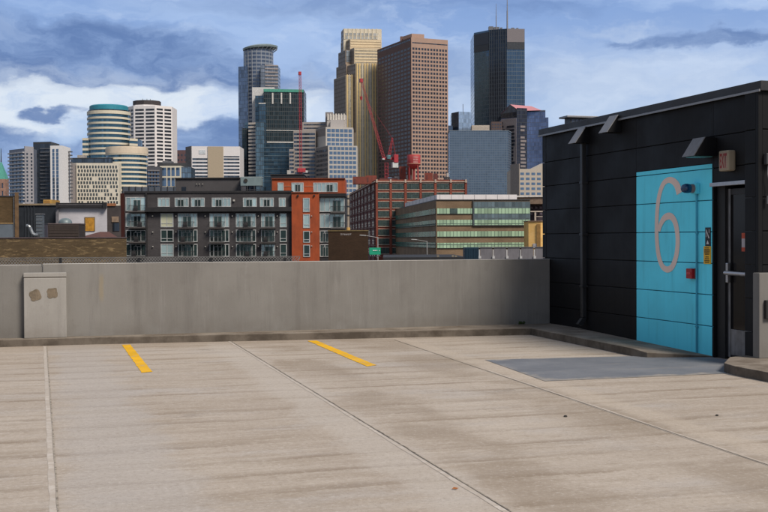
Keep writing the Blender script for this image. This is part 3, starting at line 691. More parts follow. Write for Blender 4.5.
ys_ = thing_at('yellow_notice', (XW, (a2.y+b2.y)/2, (a2.z+b2.z)/2), 'yellow notice with rows of black lettering below the black stair sign', 'sign')
rb(ys_, 'plate', plain('sign_yellow', (.72, .40, .012), .5, 0, .08), XW-.011, XW-.0015, b2.y, a2.y, b2.z, a2.z, 0)
mb = MB(); l = ys_.location; w_ = a2.y-b2.y; h_ = a2.z-b2.z; rnd = random.Random(3)
for (v, hh, u0, u1) in ((.07, .05, .2, .8), (.16, .06, .12, .88), (.25, .06, .12, .88), (.34, .06, .14, .86), (.43, .05, .2, .8), (.58, .055, .28, .72), (.68, .055, .22, .78), (.79, .055, .15, .85), (.89, .05, .2, .8)):
    u = u0
    while u < u1:
        k = rnd.uniform(.05, .13); q = [(u, v), (min(u+k, u1), v), (min(u+k, u1), v+hh), (u, v+hh)]
        mb.add([(XW-.0135-l.x, a2.y-uu*w_-l.y, a2.z-vv*h_-l.z) for uu, vv in q], [(0, 1, 2, 3)]); u += k+.025
mb.build('lettering', plain('notice_black', (.05, .035, .01), .6), ys_)
# concrete pier right of the door, socket and conduit fitting
pi_ = empty('concrete_pier', (8.95, 12.2, .11), 'pale concrete pier standing right of the stair door', 'pier')
pa = on_y(759.3, 273, Y0-.2)
lb((pa.x, pa.x+.55, Y0-.2, Y0-.065, .11, pa.z), 'pier', M['pier'], pi_, .01)
so_ = on_y(766, 309, Y0-.2)
lb((so_.x-.03, so_.x+.06, Y0-.25, Y0-.201, so_.z-.12, so_.z+.11), 'socket_box', plain('socket_dark', (.02, .019, .018), .5), pi_, .006)
cp_ = on_y(764.8, 159, Y0-.06)
cf_ = empty('conduit_fitting', (cp_.x, Y0-.06, cp_.z), 'small grey metal fitting with hanging cable on the black end wall at the right', 'fitting')
lb((cp_.x-.02, cp_.x+.09, Y0-.13, Y0-.062, cp_.z-.07, cp_.z+.07), 'box', M['dkmetal'], cf_, .008)
mb = MB(); pts = [(.02, -.04, -.07), (.0, -.06, -.2), (.03, -.06, -.34), (.01, -.05, -.5)]
for p, q in zip(pts, pts[1:]): mb.tube(p, q, .007, n=6)
mb.tube((.01, -.05, -.46), (.01, -.05, -.56), .018, n=8); mb.build('cable', M['galv'], cf_, smooth=True)

# ================================================================== the city
WIN = glass('window_dark', (.045, .06, .085), 1.2, 3.5, .55, .15, lines=False, var=.85, wob=.14)
WINB = glass('window_blue', (.075, .12,   .19), 1.5, 3.5, .42, .15, lines=False, var=.8, wob=.14)
STW = plain('pale_stone', (.42, .40, .37), .8, 0, .12, .3)

def rows_px(b, i, px, y0, pitch, h, n):
    """n window rows: first row top at pixel y0, then every pitch pixels"""
    return [(b.z(y0+pitch*k+h, px, i), b.z(y0+pitch*k, px, i)) for k in range(n)]
def cols_px(b, i, lst): return [(b.hit(a, i)[0], b.hit(c, i)[0]) for a, c in lst]
def gridc(b, i, n, fill, m0=.02, m1=.02):
    L = b.L(i); return evenly(L*m0, L*(1-m1), n, fill)
def ztop(b, py, px, i=0): return b.z(py, px, i)
def sub_mass(b, name, mat, chain, back, ty, tpx, z0=None, parent=None):
    """another volume of the same building, given by its own front chain; returns it as a light Bld sharing the root"""
    s = Bld.__new__(Bld); s.o = b.o; s.root = b.root; s.nw = b.nw; s.back = back
    w = [at(px, 240, d) for px, d in chain]; s.c = [Vector((p.x-s.o.x, p.y-s.o.y)) for p in w]
    i = 0
    for k in range(len(chain)-1):
        if chain[k][0]-.01 <= tpx <= chain[k+1][0]+.01: i = k
    h = s.z(ty, tpx, i); s.h = h
    s.mass(name, mat, 0 if z0 is None else z0, h, parent); return s
def roofbox(b, name, mat, xa, xb, yt, yb, d, back=8, parent=None):
    s = sub_mass(b, name, mat, [(xa, d), (xb, d)], back, yt, (xa+xb)/2, None if yb is None else None)
    return s

# ---- church with green copper spire, far left
b = Bld('church_tower', 'brick church tower with green copper spire at the left edge of the skyline', 'church', [(-6, 900), (5.8, 900)], 9)
z1 = b.z(179, 0); ctr = sum(b.poly(), Vector((0, 0)))/4
b.mass('wall', brick('church_brick', (.30, .17, .13), (.36, .22, .17), (.3, .25, .2), 1.2, .5), 0, z1)
sp = MB(); p4 = b.poly(); zt = b.z(152, 0)
sp.add([(*p, z1) for p in p4]+[(ctr.x, ctr.y, b.z(160, 0))], [(0, 1, 4), (1, 2, 4), (2, 3, 4), (3, 0, 4)]); rf = sp.build('spire', plain('copper_green', (.08, .30, .24), .6), b.root)
MB().tube((ctr.x, ctr.y, b.z(162, 0)), (ctr.x, ctr.y, b.z(148, 0)), .5, .2, 6).build('finial', M['dkmetal'], rf)
b.grid('window', WIN, 0, evenly(1, b.L(0)-1, 3, .4), rows_px(b, 0, 0, 183, 8, 5, 2))

# ---- residential tower with balconies
ch = corner(10, 25.5, 34, 800, 30)
b = Bld('residential_tower', 'tall residential tower of white slabs and dark balconied bays at the left of the skyline', 'tower', [(10, 815), (25, 800), (34, 806)], 22)
z1 = b.z(148.5, 28, 1); grw = plain('tower_pale_render', (.40, .39, .40), .8, 0, .1, .3)
b.mass('wall', plain('tower_grey_blue', (.13, .15, .2), .6, 0, .15, .4), 0, z1)
for k in range(15): b.pstrip('balcony', grw, 0, 10, 25, 152.5+3.6*k, 153.7+3.6*k, 1.3, .3)
b.grid('window', WINB, 0, gridc(b, 0, 4, .8), rows_px(b, 0, 18, 154, 3.6, 2.2, 14))
b.strip('slab', plain('tower_slab_grey', (.30, .29, .31), .8, 0, .1), 1, .2, b.L(1)-.1, 0, z1+1.5, .5)
b.grid('window', WIN, 1, gridc(b, 1, 2, .35), rows_px(b, 1, 29, 153, 3.6, 1.8, 14), .7)
m2 = sub_mass(b, 'dark_bay', glass('residential_glass', (.045, .06, .085), 1.6, 3.4, .5, .2), [(34, 815), (51.5, 812)], 22, 143.5, 42)
m2.mass('roof_edge', M['dkmetal'], m2.h, m2.h+1.2)
for k in range(15): m2.pstrip('floor_band', plain('dark_band', (.10, .105, .12), .6), 0, 41, 51.5, 148+3.6*k, 149+3.6*k, .5)
m3 = sub_mass(b, 'white_slab', plain('tower_white', (.76, .74, .73), .75, 0, .06), [(51, 805), (62.7, 803)], 22, 145.5, 56)
m3.grid('window', WINB, 0, [(m3.hit(a, 0)[0], m3.hit(c, 0)[0]) for a, c in ((53.2, 55.2), (57, 59.2))], rows_px(m3, 0, 56, 149, 3.6, 3.0, 15), .2)
for k in range(14): m2.pstrip('side_balcony', plain('dark_band', (.1, .105, .12)), 0, 62.7, 65, 150+3.6*k, 151.2+3.6*k, -9, 12)
# ---- slim grey-brown block
b = Bld('slim_block', 'slim grey brown block between the residential tower and the cream gridded building', 'building', [(64.5, 860), (71, 862)], 20)
b.mass('wall', plain('slim_stone', (.27, .24, .235), .8, 0, .1), 0, b.z(163, 68)); b.grid('window', WIN, 0, gridc(b, 0, 2, .3), rows_px(b, 0, 68, 167, 4, 2, 9))
# ---- cream gridded building
b = Bld('gridded_block', 'cream apartment block with a grid of small dark windows and dark set back roof storey', 'building', [(71, 880), (77, 876), (119.3, 880)], 25)
z1 = b.z(163, 100, 1); b.mass('wall', plain('cream_precast', (.60, .55, .46), .75, 0, .1, .4), 0, z1)
b.strip('dark_corner', WIN, 0, .6, b.L(0)-.4, 0, z1-2, .2)
rs = random.Random(4)
for k in range(10):
    rw = rows_px(b, 1, 100, 165.5+3.95*k, 3.95, 2.75, 1); cs = gridc(b, 1, 14, .58); off = .35 if k % 2 else -.35
    b.grid('window', glass('grid_window', (.06, .07, .075), 1, 3, .4, .2, lines=False, var=.7), 1, [(u+off*.8, v+off*.8) for u, v in cs if rs.random() > .06], rw)
s = sub_mass(b, 'roof_storey', glass('roof_storey_glass', (.06, .09, .14), 1.5, 4, .5, .2), [(71.5, 890), (113, 890)], 15, 158.5, 90)
s.mass('roof_edge', M['dkmetal'], s.h, s.h+.6, None, .6); sub_mass(b, 'penthouse', plain('pale_roof_box', (.35, .32, .3)), [(78, 895), (85, 895)], 8, 155, 82)

# ---- round banded towers
def drum(b, cx, hw, d, ty, by, pitch, frac, gl, band, capmat=None, cap_h=0, cap_in=0.0, n=48, base_band=True):
    """cylinder with ribbon glazing; spandrel rings are parts"""
    c = at(cx, 240, d); rad = hw/F*d; cc = (c.x-b.o.x+fw.x*0, c.y-b.o.y, 0); zt = at(cx, ty, d).z-G
    mb = MB(); mb.lathe(cc, [(rad, 0), (rad, zt)], n); mb.build('drum', gl, b.root, smooth=True)
    ph = pitch/F*d; k = 0
    z = zt
    while z > at(cx, by, d).z-G:
        h = ph*frac*(1.6 if k == 0 and base_band else 1)
        r = rad+.45; q = MB(); q.lathe(cc, [(rad-.2, z-h), (r, z-h), (r, z), (rad-.2, z)], n); q.build('spandrel_band', band, b.root, smooth=True); z -= ph if k else ph*1.2; k += 1
    if capmat:
        q = MB(); q.lathe(cc, [(rad-cap_in, zt+.02), (rad-cap_in, zt+cap_h*.85), (rad-cap_in-1.2, zt+cap_h), (0.001, zt+cap_h)], n); q.build('cap', capmat, b.root, smooth=True)
    return cc, rad, zt
band_c = plain('cream_band', (.62, .56, .44), .7, 0, .08, .3); gl_b = glass('drum_glass', (.06, .14, .21), 1.5, 40, .6, .15, lines=False, var=.3)
b = Bld('round_tower', 'round tower of cream and blue bands with a turquoise cap', 'tower', [(89, 950), (131, 950)], 30)
drum(b, 110, 20.9, 965, 112.6, 205, 5.05, .40, gl_b, band_c, plain('turquoise_cap', (.035, .24, .32), .45, .1, .1, .3), 5.4, 1.6)
c_ = at(110, 240, 965); q = MB(); q.lathe((c_.x-b.o.x, c_.y-b.o.y, at(110, 112.6, 965).z-G), [(17.0, 0), (17.0, 1.1)], 48); q.build('cap_rim', WIN, b.root, smooth=True)
lw = sub_mass(b, 'lower_wing', gl_b, [(83.2, 955), (90, 955)], 20, 138, 86)
for k in range(13): lw.pstrip('spandrel_band', band_c, 0, 83.2, 90, 138+5.05*k, 140.3+5.05*k, .4)
rw_ = sub_mass(b, 'right_wing', gl_b, [(130, 952), (138.2, 957)], 20, 138.5, 134)
for k in range(12): rw_.pstrip('spandrel_band', band_c, 0, 130, 138.2, 138.5+5.05*k, 140.8+5.05*k, .4)
b = Bld('round_block', 'shorter round block of cream and blue bands with a broad cream top', 'building', [(107, 900), (147, 900)], 30)
drum(b, 127.5, 20.2, 905, 148.6, 205, 4.5, .44, gl_b, band_c, plain('cream_cap', (.62, .52, .40), .7, 0, .08, .3), .8, 0)
q = MB(); c_ = at(127.5, 240, 905); q.lathe((c_.x-b.o.x, c_.y-b.o.y, 0), [(16.2, at(127, 154.5, 905).z-G), (16.5, at(127, 154.5, 905).z-G), (16.5, at(127, 149, 905).z-G), (16.2, at(127, 149, 905).z-G)], 48); q.build('cornice', _mc['cream_cap'], b.root, smooth=True)

# ---- white octagonal tower
b = Bld('octagon_tower', 'white octagonal tower with wide dark window bands and dark round penthouse', 'tower', [(123.8, 1065), (134.6, 1050), (156, 1046), (173, 1058)], 25)
wh = plain('white_precast', (.74, .70, .69), .75, 0, .07, .3); z1 = b.z(105.5, 145, 1); b.mass('wall', wh, 0, z1)
nr = 26; win = glass('octagon_window', (.035, .04, .05), 2, 3, .35, .2, lines=False, var=.5)
b.grid('window_band', win, 1, cols_px(b, 1, [(136.2, 144.8), (146.7, 155.3)]), rows_px(b, 1, 145, 108.7, 3.57, 1.95, nr), .1)
b.grid('window_band', win, 2, cols_px(b, 2, [(157.5, 163.7), (165.3, 172)]), rows_px(b, 2, 165, 108.7, 3.57, 1.95, nr), .1, cap=160)
b.grid('window_band', win, 0, cols_px(b, 0, [(124.6, 127.2), (128, 130.8), (131.6, 134)]), rows_px(b, 0, 129, 110, 3.57, 1.95, nr), .1)
c_ = at(148, 240, 1064); q = MB(); q.lathe((c_.x-b.o.x, c_.y-b.o.y, 0), [(12.8, z1-.5), (12.8, b.z(99.3, 148, 1)), (0.001, b.z(99.2, 148, 1))], 10); q.build('penthouse', plain('penthouse_dark', (.045, .038, .04), .7), b.root)
q = MB(); q.lathe((c_.x-b.o.x, c_.y-b.o.y, 0), [(14, z1+.01), (14, z1+1.2), (12, z1+1.2)], 10); q.build('parapet', wh, b.root)
for dx in (-4, 0, 3): MB().tube((c_.x-b.o.x+dx, c_.y-b.o.y, b.z(99.5, 148, 1)), (c_.x-b.o.x+dx, c_.y-b.o.y, b.z(96.5, 148, 1)), .25, n=5).build('antenna', M['galv'], b.root)
# ---- maroon block
b = Bld('maroon_block', 'plain maroon block behind the white tower, left of the white striped block', 'building', [(170, 1100), (188, 1100)], 20)
b.mass('wall', plain('maroon_wall', (.12, .07, .075), .8, 0, .15, .2), 0, b.z(150, 180)); b.grid('window', WIN, 0, gridc(b, 0, 5, .4), rows_px(b, 0, 180, 154, 5, 2, 6))
# ---- white and beige striped block
b = Bld('striped_block', 'white block with dark window stripes and a blank beige middle panel', 'building', [(186.5, 905), (192.3, 895), (240.5, 900)], 25)
z1 = b.z(146.2, 200, 1); b.mass('wall', plain('white_panel', (.66, .63, .63), .7, 0, .06), 0, z1)
b.strip('dark_side', plain('dark_side_panel', (.13, .12, .125), .7), 0, 0, b.L(0)-.4, 0, z1+.2, .3)
wb = glass('stripe_window', (.06, .08, .11), 1.5, 3, .45, .15, lines=False, var=.5)
b.pstrip('beige_panel', plain('beige_panel', (.38, .31, .225), .8, 0, .06), 1, 208.3, 223.9, 146.5, 215, .6)
b.grid('window_band', wb, 1, cols_px(b, 1, [(192.9, 207.9), (224.3, 240)]), rows_px(b, 1, 205, 158.2, 3.45, 1.75, 14), .1)
b.pstrip('sign_panel', plain('pale_sign', (.5, .53, .56)), 1, 199.5, 206, 150, 154, .3)
b.pstrip('high_window', wb, 1, 224.3, 240, 156, 157.2, .12)
# ---- cream and blue apartment block
b = Bld('apartment_block', 'small cream framed block with tall blue windows below the white octagonal tower', 'building', [(160.3, 700), (181.2, 700)], 15)
b.mass('wall', plain('cream_frame', (.60, .55, .44), .75, 0, .06), 0, b.z(165.8, 170))
b.grid('window', WINB, 0, cols_px(b, 0, [(162, 166.8), (168, 171), (172, 175.2), (176.6, 180.2)]), rows_px(b, 0, 170, 167.5, 10.2, 8.4, 4))
s = sub_mass(b, 'glass_wing', glass('wing_glass', (.14, .22, .32), 1.5, 3.2, .6, .15), [(181, 702), (191.5, 704)], 15, 167, 186)
s = sub_mass(b, 'roof_storey', M['dkmetal'], [(158, 712), (187, 712)], 12, 163, 170); s = sub_mass(b, 'plant_room', M['galv'], [(163, 716), (172, 716)], 8, 161, 168)
b = Bld('balcony_block', 'dark block with rows of balconies left of the small cream framed block', 'building', [(147.5, 690), (160.2, 692)], 15)
b.mass('wall', plain('balcony_dark', (.06, .062, .075), .7), 0, b.z(166.5, 154))
for k in range(7): b.pstrip('balcony', plain('balcony_grey', (.17, .16, .165)), 0, 148, 160, 170+3.6*k, 171.1+3.6*k, 1.1)
b.grid('window', WINB, 0, gridc(b, 0, 4, .6), rows_px(b, 0, 154, 171.4, 3.6, 2, 6))

# ---- round topped tower with halo crown (slab, drum, block)
b = Bld('halo_tower', 'tall blue glass tower with round upper drum and halo crown', 'tower', [(239.3, 1190), (248.7, 1186)], 30)
gs = glass('halo_glass_blue', (.13, .18, .28), 1.6, 3.9, .65, .13, (.05, .07, .1), .06)
gd = glass('halo_glass_grey', (.22, .25, .31), 1.8, 3.9, .55, .2, (.06, .08, .11), .16)
b.mass('slab', gs, 0, b.z(66.3, 244))
c_ = at(259.5, 240, 1205); rad = 14.6/F*1205; cc = (c_.x-b.o.x, c_.y-b.o.y, 0); zt = at(259, 51.5, 1200).z-G
m_, t_, b_ = newmat('drum_curtain'); oc = objco(t_); zz = t_.sep(oc)[2]; f_ = t_.m('ABSOLUTE', t_.m('SUBTRACT', t_.m('FRACT', t_.m('DIVIDE', zz, 3.9)), .5)); nn = t_.noise(sc3(t_, oc, (1, 1, .3)), .12, 4)
setp(t_, b_, t_.mix(t_.m('GREATER_THAN', f_, .28), t_.mix(nn, (.06, .085, .14), (.14, .18, .26)), (.20, .225, .27)), .2, t_.m('MULTIPLY', t_.m('LESS_THAN', f_, .28), .55), .5)
q = MB(); q.lathe(cc, [(rad, 0), (rad, zt), (rad*.9, zt), (rad*.9, zt+2.2), (.01, zt+2.2)], 40); q.build('drum', m_, b.root, smooth=True)
for k in range(20):
    a = 2*math.pi*k/20; x, y = cc[0]+math.cos(a)*rad, cc[1]+math.sin(a)*rad
    MB().tube((x, y, 0), (x, y, zt), .35, n=5).build('mullion', plain('pale_mullion', (.42, .43, .45), .4, .4), b.root)
hz0 = at(259, 49.6, 1200).z-G; hl_ = plain('halo_metal', (.33, .40, .40), .4, .4, .15, .2)
q = MB(); R1 = rad*1.17
q.lathe((cc[0]+2.0, cc[1], 0), [(rad*.97, hz0), (R1, hz0+.4), (R1+.5, hz0+2.2), (rad*.9, hz0+3.9), (rad*.86, hz0+3.9), (rad*.9, hz0+1.)], 40); q.v = [(x, y, z+.085*((x-cc[0])*r0.x+(y-cc[1])*r0.y)) for x, y, z in q.v]; halo = q.build('halo_crown', hl_, b.root, smooth=True)
for k in range(24):
    a = 2*math.pi*k/24; x, y = math.cos(a), math.sin(a)
    MB().tube((cc[0]+x*rad*.98, cc[1]+y*rad*.98, zt-.5), (cc[0]+2+x*R1, cc[1]+y*R1, hz0+1.), .3, n=5).build('strut', plain('pale_mullion', (.4, .4, .4)), halo)
lowb = sub_mass(b, 'lower_block', gd, [(261.6, 1178), (279, 1182)], 25, 65.2, 270)
ob_ = plain('pale_orange_band', (.34, .30, .29), .6)
for k in range(12): lowb.pstrip('floor_band', ob_, 0, 266, 279, 64.8+3.4*k, 65.8+3.4*k, .5)
# ---- dark glass tower with green top
b = Bld('dark_glass_tower', 'dark glass tower with green strip under its roof and white columns', 'tower', [(264.5, 950), (304.6, 955)], 30)
dg = glass('dark_green_glass', (.026, .042, .050), 1.55, 3.5, .6, .16, (.048, .054, .058), .09, var=.5)
z1 = b.z(89.3, 285); b.mass('tower', dg, 0, z1)
b.pstrip('green_strip', plain('green_strip', (.06, .27, .20), .6), 0, 264.4, 304.4, 89.2, 92.0, .5)
for x in (273.5, 282.2, 291): b.pstrip('column', plain('white_column', (.55, .53, .5)), 0, x-.7, x+.7, 92.9, 103.8, .8)
b.pstrip('pale_line', plain('white_column', (.5, .5, .5)), 0, 267.5, 303, 141.6, 142.8, .4)
b.pstrip('pale_line', plain('white_column', (.5, .5, .5)), 0, 264.6, 303, 130, 130.7, .4)
s = sub_mass(b, 'dark_base', glass('base_teal_glass', (.028, .065, .10), 1.6, 3.5, .6, .14, (.02, .03, .04), .06, var=.6), [(256.5, 940), (304.3, 944)], 10, 143.4, 280)
for k in range(9): s.pstrip('floor_line', plain('floor_line', (.10, .14, .17)), 0, 257, 303, 147+4.2*k, 147.5+4.2*k, .2)
s = sub_mass(b, 'white_top', plain('white_roof_panel', (.55, .54, .53)), [(253, 958), (275, 958)], 25, 87.2, 262)
s = sub_mass(b, 'step', glass('step_teal_glass', (.055, .10, .145), 1.5, 3.5, .6, .15), [(256, 952), (264.4, 952)], 20, 95.5, 260)
s = sub_mass(b, 'step', _mc['step_teal_glass'], [(259.5, 947), (266.6, 947)], 20, 103, 262); s.pstrip('pale_line', _mc['white_column'], 0, 259.5, 266.6, 102.8, 103.8, .3)
s = sub_mass(b, 'pale_wing', glass('pale_wing_glass', (.10, .17, .23), 1.5, 3.5, .5, .2), [(245.6, 962), (249.3, 960)], 20, 122.5, 247)
s = sub_mass(b, 'banded_wing', WIN, [(249.2, 945), (256.4, 943)], 20, 122.5, 253)
for k in range(15): s.pstrip('floor_band', plain('banded_wing_stone', (.40, .36, .32)), 0, 249.2, 256.4, 122.5+3.55*k, 124.5+3.55*k, .4)
s = sub_mass(b, 'pale_wing', _mc['pale_wing_glass'], [(256.2, 938), (264.5, 938)], 14, 121.8, 260)
s = sub_mass(b, 'dark_glass_step', dg, [(242.8, 958), (247.5, 958)], 14, 128, 245)

# ---- cream stepped office block
b = Bld('stepped_office', 'cream stepped office block with rows of blue windows below the golden tower', 'building', [(316.5, 892), (328.5, 872), (357.6, 878)], 20)
st_ = plain('office_cream', (.43, .40, .37), .75, 0, .07); z1 = b.z(145.6, 345, 1); b.mass('wall', st_, 0, z1)
b.grid('window', WINB, 1, evenly(.8, b.L(1)-.6, 7, .82), rows_px(b, 1, 343, 147, 4.65, 3.0, 11), .05)
b.strip('dark_side', plain('office_shade', (.21, .185, .175)), 0, 0, b.L(0), 0, z1-.4, .1)
b.grid('side_window', WIN, 0, evenly(.5, b.L(0)-.5, 1, .95), rows_px(b, 0, 322, 150, 4.65, 2.4, 10), .25)
s = sub_mass(b, 'upper_block', st_, [(316.3, 905), (326.3, 888), (353.6, 894)], 20, 127.2, 340)
s.grid('window', WINB, 1, evenly(.8, s.L(1)-.6, 6, .84), rows_px(s, 1, 340, 129.0, 4.6, 3.3, 4), .08, cap=130)
s.strip('dark_side', _mc['office_shade'], 0, 0, s.L(0), 100, s.h-.3, .1)
s = sub_mass(b, 'top_block', plain('office_top', (.42, .39, .375), .8, 0, .06), [(331, 895), (344.3, 895)], 12, 119.7, 337)
s = sub_mass(b, 'plant_storey', plain('office_top2', (.40, .37, .35)), [(327.5, 902), (347, 902)], 14, 114.6, 337)
for k in range(7): s.pstrip('fin', plain('office_fin', (.62, .58, .52)), 0, 328+2.7*k, 329.2+2.7*k, 113.6, 120, .5)
s = sub_mass(b, 'plant_storey', plain('office_top3', (.20, .18, .18)), [(326, 908), (333.5, 908)], 8, 112, 330)
# left banded wings
b = Bld('banded_office', 'grey stone office with long dark window bands behind the red crane mast', 'building', [(294, 900), (316.2, 900)], 20)
gst = plain('office_greystone', (.30, .265, .245), .8, 0, .07)
b.mass('wall', gst, 0, b.z(130.5, 305)); b.grid('window_band', WIN, 0, [(.4, b.L(0)-.4)], rows_px(b, 0, 305, 133, 3.9, 1.9, 13), .1)
s = sub_mass(b, 'low_wing', gst, [(289.6, 892), (294.6, 892)], 20, 149, 292); s.grid('window_band', WIN, 0, [(.3, s.L(0)-.3)], rows_px(s, 0, 292, 151.5, 3.9, 1.9, 9), .1)
s = sub_mass(b, 'sloping_top', gst, [(303, 915), (330, 915)], 14, 122, 318); s.grid('window_band', WIN, 0, [(1, s.L(0)-1)], rows_px(s, 0, 318, 124, 3.5, 1.2, 2), .1)

# ---- golden stepped skyscraper
b = Bld('golden_tower', 'tall golden stepped skyscraper with bright vertical ribs', 'skyscraper', [(334.7, 1108), (346.6, 1080), (383, 1084)], 40)
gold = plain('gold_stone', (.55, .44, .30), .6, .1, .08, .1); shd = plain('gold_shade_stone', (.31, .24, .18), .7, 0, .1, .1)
rib = plain('bright_rib', (.80, .58, .25), .5, .1, .06); palerib = plain('pale_rib', (.62, .55, .42), .6); wg = glass('gold_glass', (.33, .30, .25), 1.4, 3.8, .35, .25, (.38, .32, .22), .16)
z1 = b.z(75, 350, 1); b.mass('base', gold, 0, z1)
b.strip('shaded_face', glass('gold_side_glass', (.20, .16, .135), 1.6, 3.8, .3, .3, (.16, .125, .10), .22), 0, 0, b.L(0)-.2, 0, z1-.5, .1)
def ribs(s, i, xa, xb, n, yt, yb, wpx, mats, out=.7):
    p = (xb-xa)/n
    for k in range(n):
        x = xa+p*(k+.5)
        s.pstrip('rib', mats[k % len(mats)], i, x-wpx/2, x+wpx/2, yt, yb, out)
def glass_cols(s, i, xa, xb, yt, yb): s.pstrip('window_column', wg, i, xa, xb, yt, yb, .12)
glass_cols(b, 1, 347.2, 356.2, 76.5, 190); ribs(b, 1, 347, 356, 4, 74.5, 190, .75, [rib, palerib])
def step(chain, ty, tpx, back, mat=gold, name='step', ribn=0, yb=150, shade=True):
    s = sub_mass(b, name, mat, chain, back, ty, tpx)
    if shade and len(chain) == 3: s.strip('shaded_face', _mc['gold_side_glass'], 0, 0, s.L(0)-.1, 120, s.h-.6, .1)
    return s
s = step([(345.6, 1095), (356.6, 1076), (380, 1080)], 63.4, 368, 40); glass_cols(s, 1, 357.4, 379.5, 65, 190); ribs(s, 1, 356.7, 379.7, 9, 63.2, 190, .95, [rib, rib, palerib])
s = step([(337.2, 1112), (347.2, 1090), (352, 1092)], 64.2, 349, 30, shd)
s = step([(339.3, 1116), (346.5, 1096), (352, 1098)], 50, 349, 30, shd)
s.pstrip('blue_face', glass('gold_top_glass', (.30, .33, .36), 1.6, 3.8, .5, .2), 1, 347, 351.5, 50.5, 62, .3)
s = step([(350.4, 1100), (355, 1090), (380, 1094)], 47.8, 368, 30); hb_ = plain('gold_band', (.66, .54, .36), .6)
for k in range(5): s.pstrip('floor_band', hb_, 1, 355.6, 379.5, 49+2.9*k, 50.4+2.9*k, .3)
glass_cols(s, 1, 355.4, 379.6, 48.6, 63.5)
s = step([(341.9, 1122), (351, 1102), (382, 1106)], 39.4, 368, 28)
for k in range(3): s.pstrip('floor_band', hb_, 1, 351.6, 381.5, 40.4+2.6*k, 41.7+2.6*k, .3)
s = step([(342.2, 1126), (344.5, 1110), (382.5, 1114)], 28.8, 364, 26, plain('gold_crown_stone', (.60, .54, .43), .6))
s.pstrip('crown_glass', glass('crown_glass', (.40, .42, .42), 1.6, 6, .4, .25, (.35, .31, .24), .16), 1, 345, 378.5, 33, 39.2, .25); 
for k in range(9): s.pstrip('crown_fin', palerib, 1, 345.2+4*k, 346+4*k, 28.5, 39, .5)

# ---- brown granite tower, two faces
ch = corner(378.2, 412, 448.6, 1000, 24)
b = Bld('brown_tower', 'broad brown granite tower with a dense grid of small square windows', 'skyscraper', ch, 20)
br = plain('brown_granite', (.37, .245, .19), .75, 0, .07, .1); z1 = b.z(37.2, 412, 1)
# true box: the hidden back corner closes the parallelogram
pl = [b.c[0], b.c[1], b.c[2], b.c[2]+(b.c[0]-b.c[1])]
b.mass('wall', br, 0, z1, poly=pl)
b.grid('window', glass('granite_window', (.03, .035, .05), 1, 3, .3, .2, lines=False, var=.6), 1, sum([evenly(b.L(1)*(.02+.243*k), b.L(1)*(.02+.243*k+.235), 3, .68) for k in range(4)], []), rows_px(b, 1, 418, 47.6, 3.98, 2.3, 37), .05, .3)
b.grid('window', _mc['granite_window'], 0, evenly(b.L(0)*.02, b.L(0)*.98, 10, .72), rows_px(b, 0, 408, 48.2, 3.98, 2.2, 37), .05, .3)
b.pstrip('top_slot', WIN, 1, 413, 448, 43.2, 44.2, .08); b.pstrip('top_slot', WIN, 0, 379, 411, 45, 46.5, .08)
sm = MB(); b.slab(sm, 0, .01, b.L(0)-.3, 0, z1-1, .03, .2); sm.build('shaded_face', plain('brown_left_granite_shaded', (.15, .088, .075), .8, 0, .1, .1), b.root)  # left face coloured darker, as turned away from the sun
b.strip('shaded_top_strip', plain('brown_shaded_granite', (.16, .095, .08), .8), 0, .01, b.L(0)-.5, z1-.9, z1+.3, .2)  # same painted shade carried over the top of the left face
s = sub_mass(b, 'plant_room', br, [(404, 1030), (412.5, 1016), (425, 1020)], 12, 33.8, 418)
s = sub_mass(b, 'plant_room', _mc['brown_shaded_granite'], [(401, 1040), (405, 1040)], 8, 36.2, 403)

# ---- dark blue angular skyscraper with antennas
b = Bld('dark_angular_tower', 'tall dark blue angular skyscraper with two antennas on its roof', 'skyscraper', [(474.7, 1114), (489.5, 1099), (507.4, 1092), (525.2, 1094)], 45)
gI = glass('angular_glass', (.06, .11, .185), 1.7, 3.8, .75, .12, (.08, .11, .14), .09, var=.25, big=.6); gM = glass('angular_glass_dark', (.022, .034, .055), 1.4, 3.8, .6, .14, (.03, .04, .055), .12)
z1 = b.z(28.5, 507, 1); b.mass('tower', gI, 0, z1)
b.strip('dark_face', gM, 1, .05, b.L(1)-.05, 0, z1-.2, .25)
ug = plain('upper_grey_band', (.185, .165, .175), .6, 0, .08); ud = plain('upper_dark_band', (.035, .04, .05), .5)
b.pstrip('upper_band', ug, 2, 507.6, 525, 28.7, 42, .4); b.pstrip('lower_band', ud, 2, 507.6, 525, 42.1, 49.3, .35)
b.pstrip('upper_band', plain('upper_shaded_band', (.04, .048, .066), .6), 0, 474.8, 489.4, 33.2, 45, .4); b.pstrip('lower_band', ud, 0, 474.8, 489.4, 45.1, 51.5, .35)
for k in range(8): b.pstrip('mullion', plain('angular_mullion', (.05, .06, .075), .5), 1, 489.9+2.25*k, 490.4+2.25*k, 30, 200, .6)
rm = M['galv']
for (xa, xb, yt) in ((489.5, 494, 26.2), (494.5, 500, 26.8), (501, 503, 27.3), (512, 515, 27.6), (517, 519, 27.8)):
    s = sub_mass(b, 'roof_plant', rm, [(xa, 1115), (xb, 1115)], 6, yt, (xa+xb)/2, z1)
for (x, y1, w_) in ((496.2, 3.5, .5), (507.3, -6, .8)):
    p = at(x, 28, 1112); q = at(x, y1, 1112); mb = MB(); zb = p.z-G; zz_ = q.z-G; xx, yy = p.x-b.o.x, p.y-b.o.y
    mb.tube((xx, yy, zb-3), (xx, yy, zb+(zz_-zb)*.5), w_, w_*.8, 6); mb.tube((xx, yy, zb+(zz_-zb)*.5), (xx, yy, zz_), w_*.6, w_*.3, 6)
    mb.build('antenna', plain('antenna_grey', (.22, .22, .25), .6), b.root)
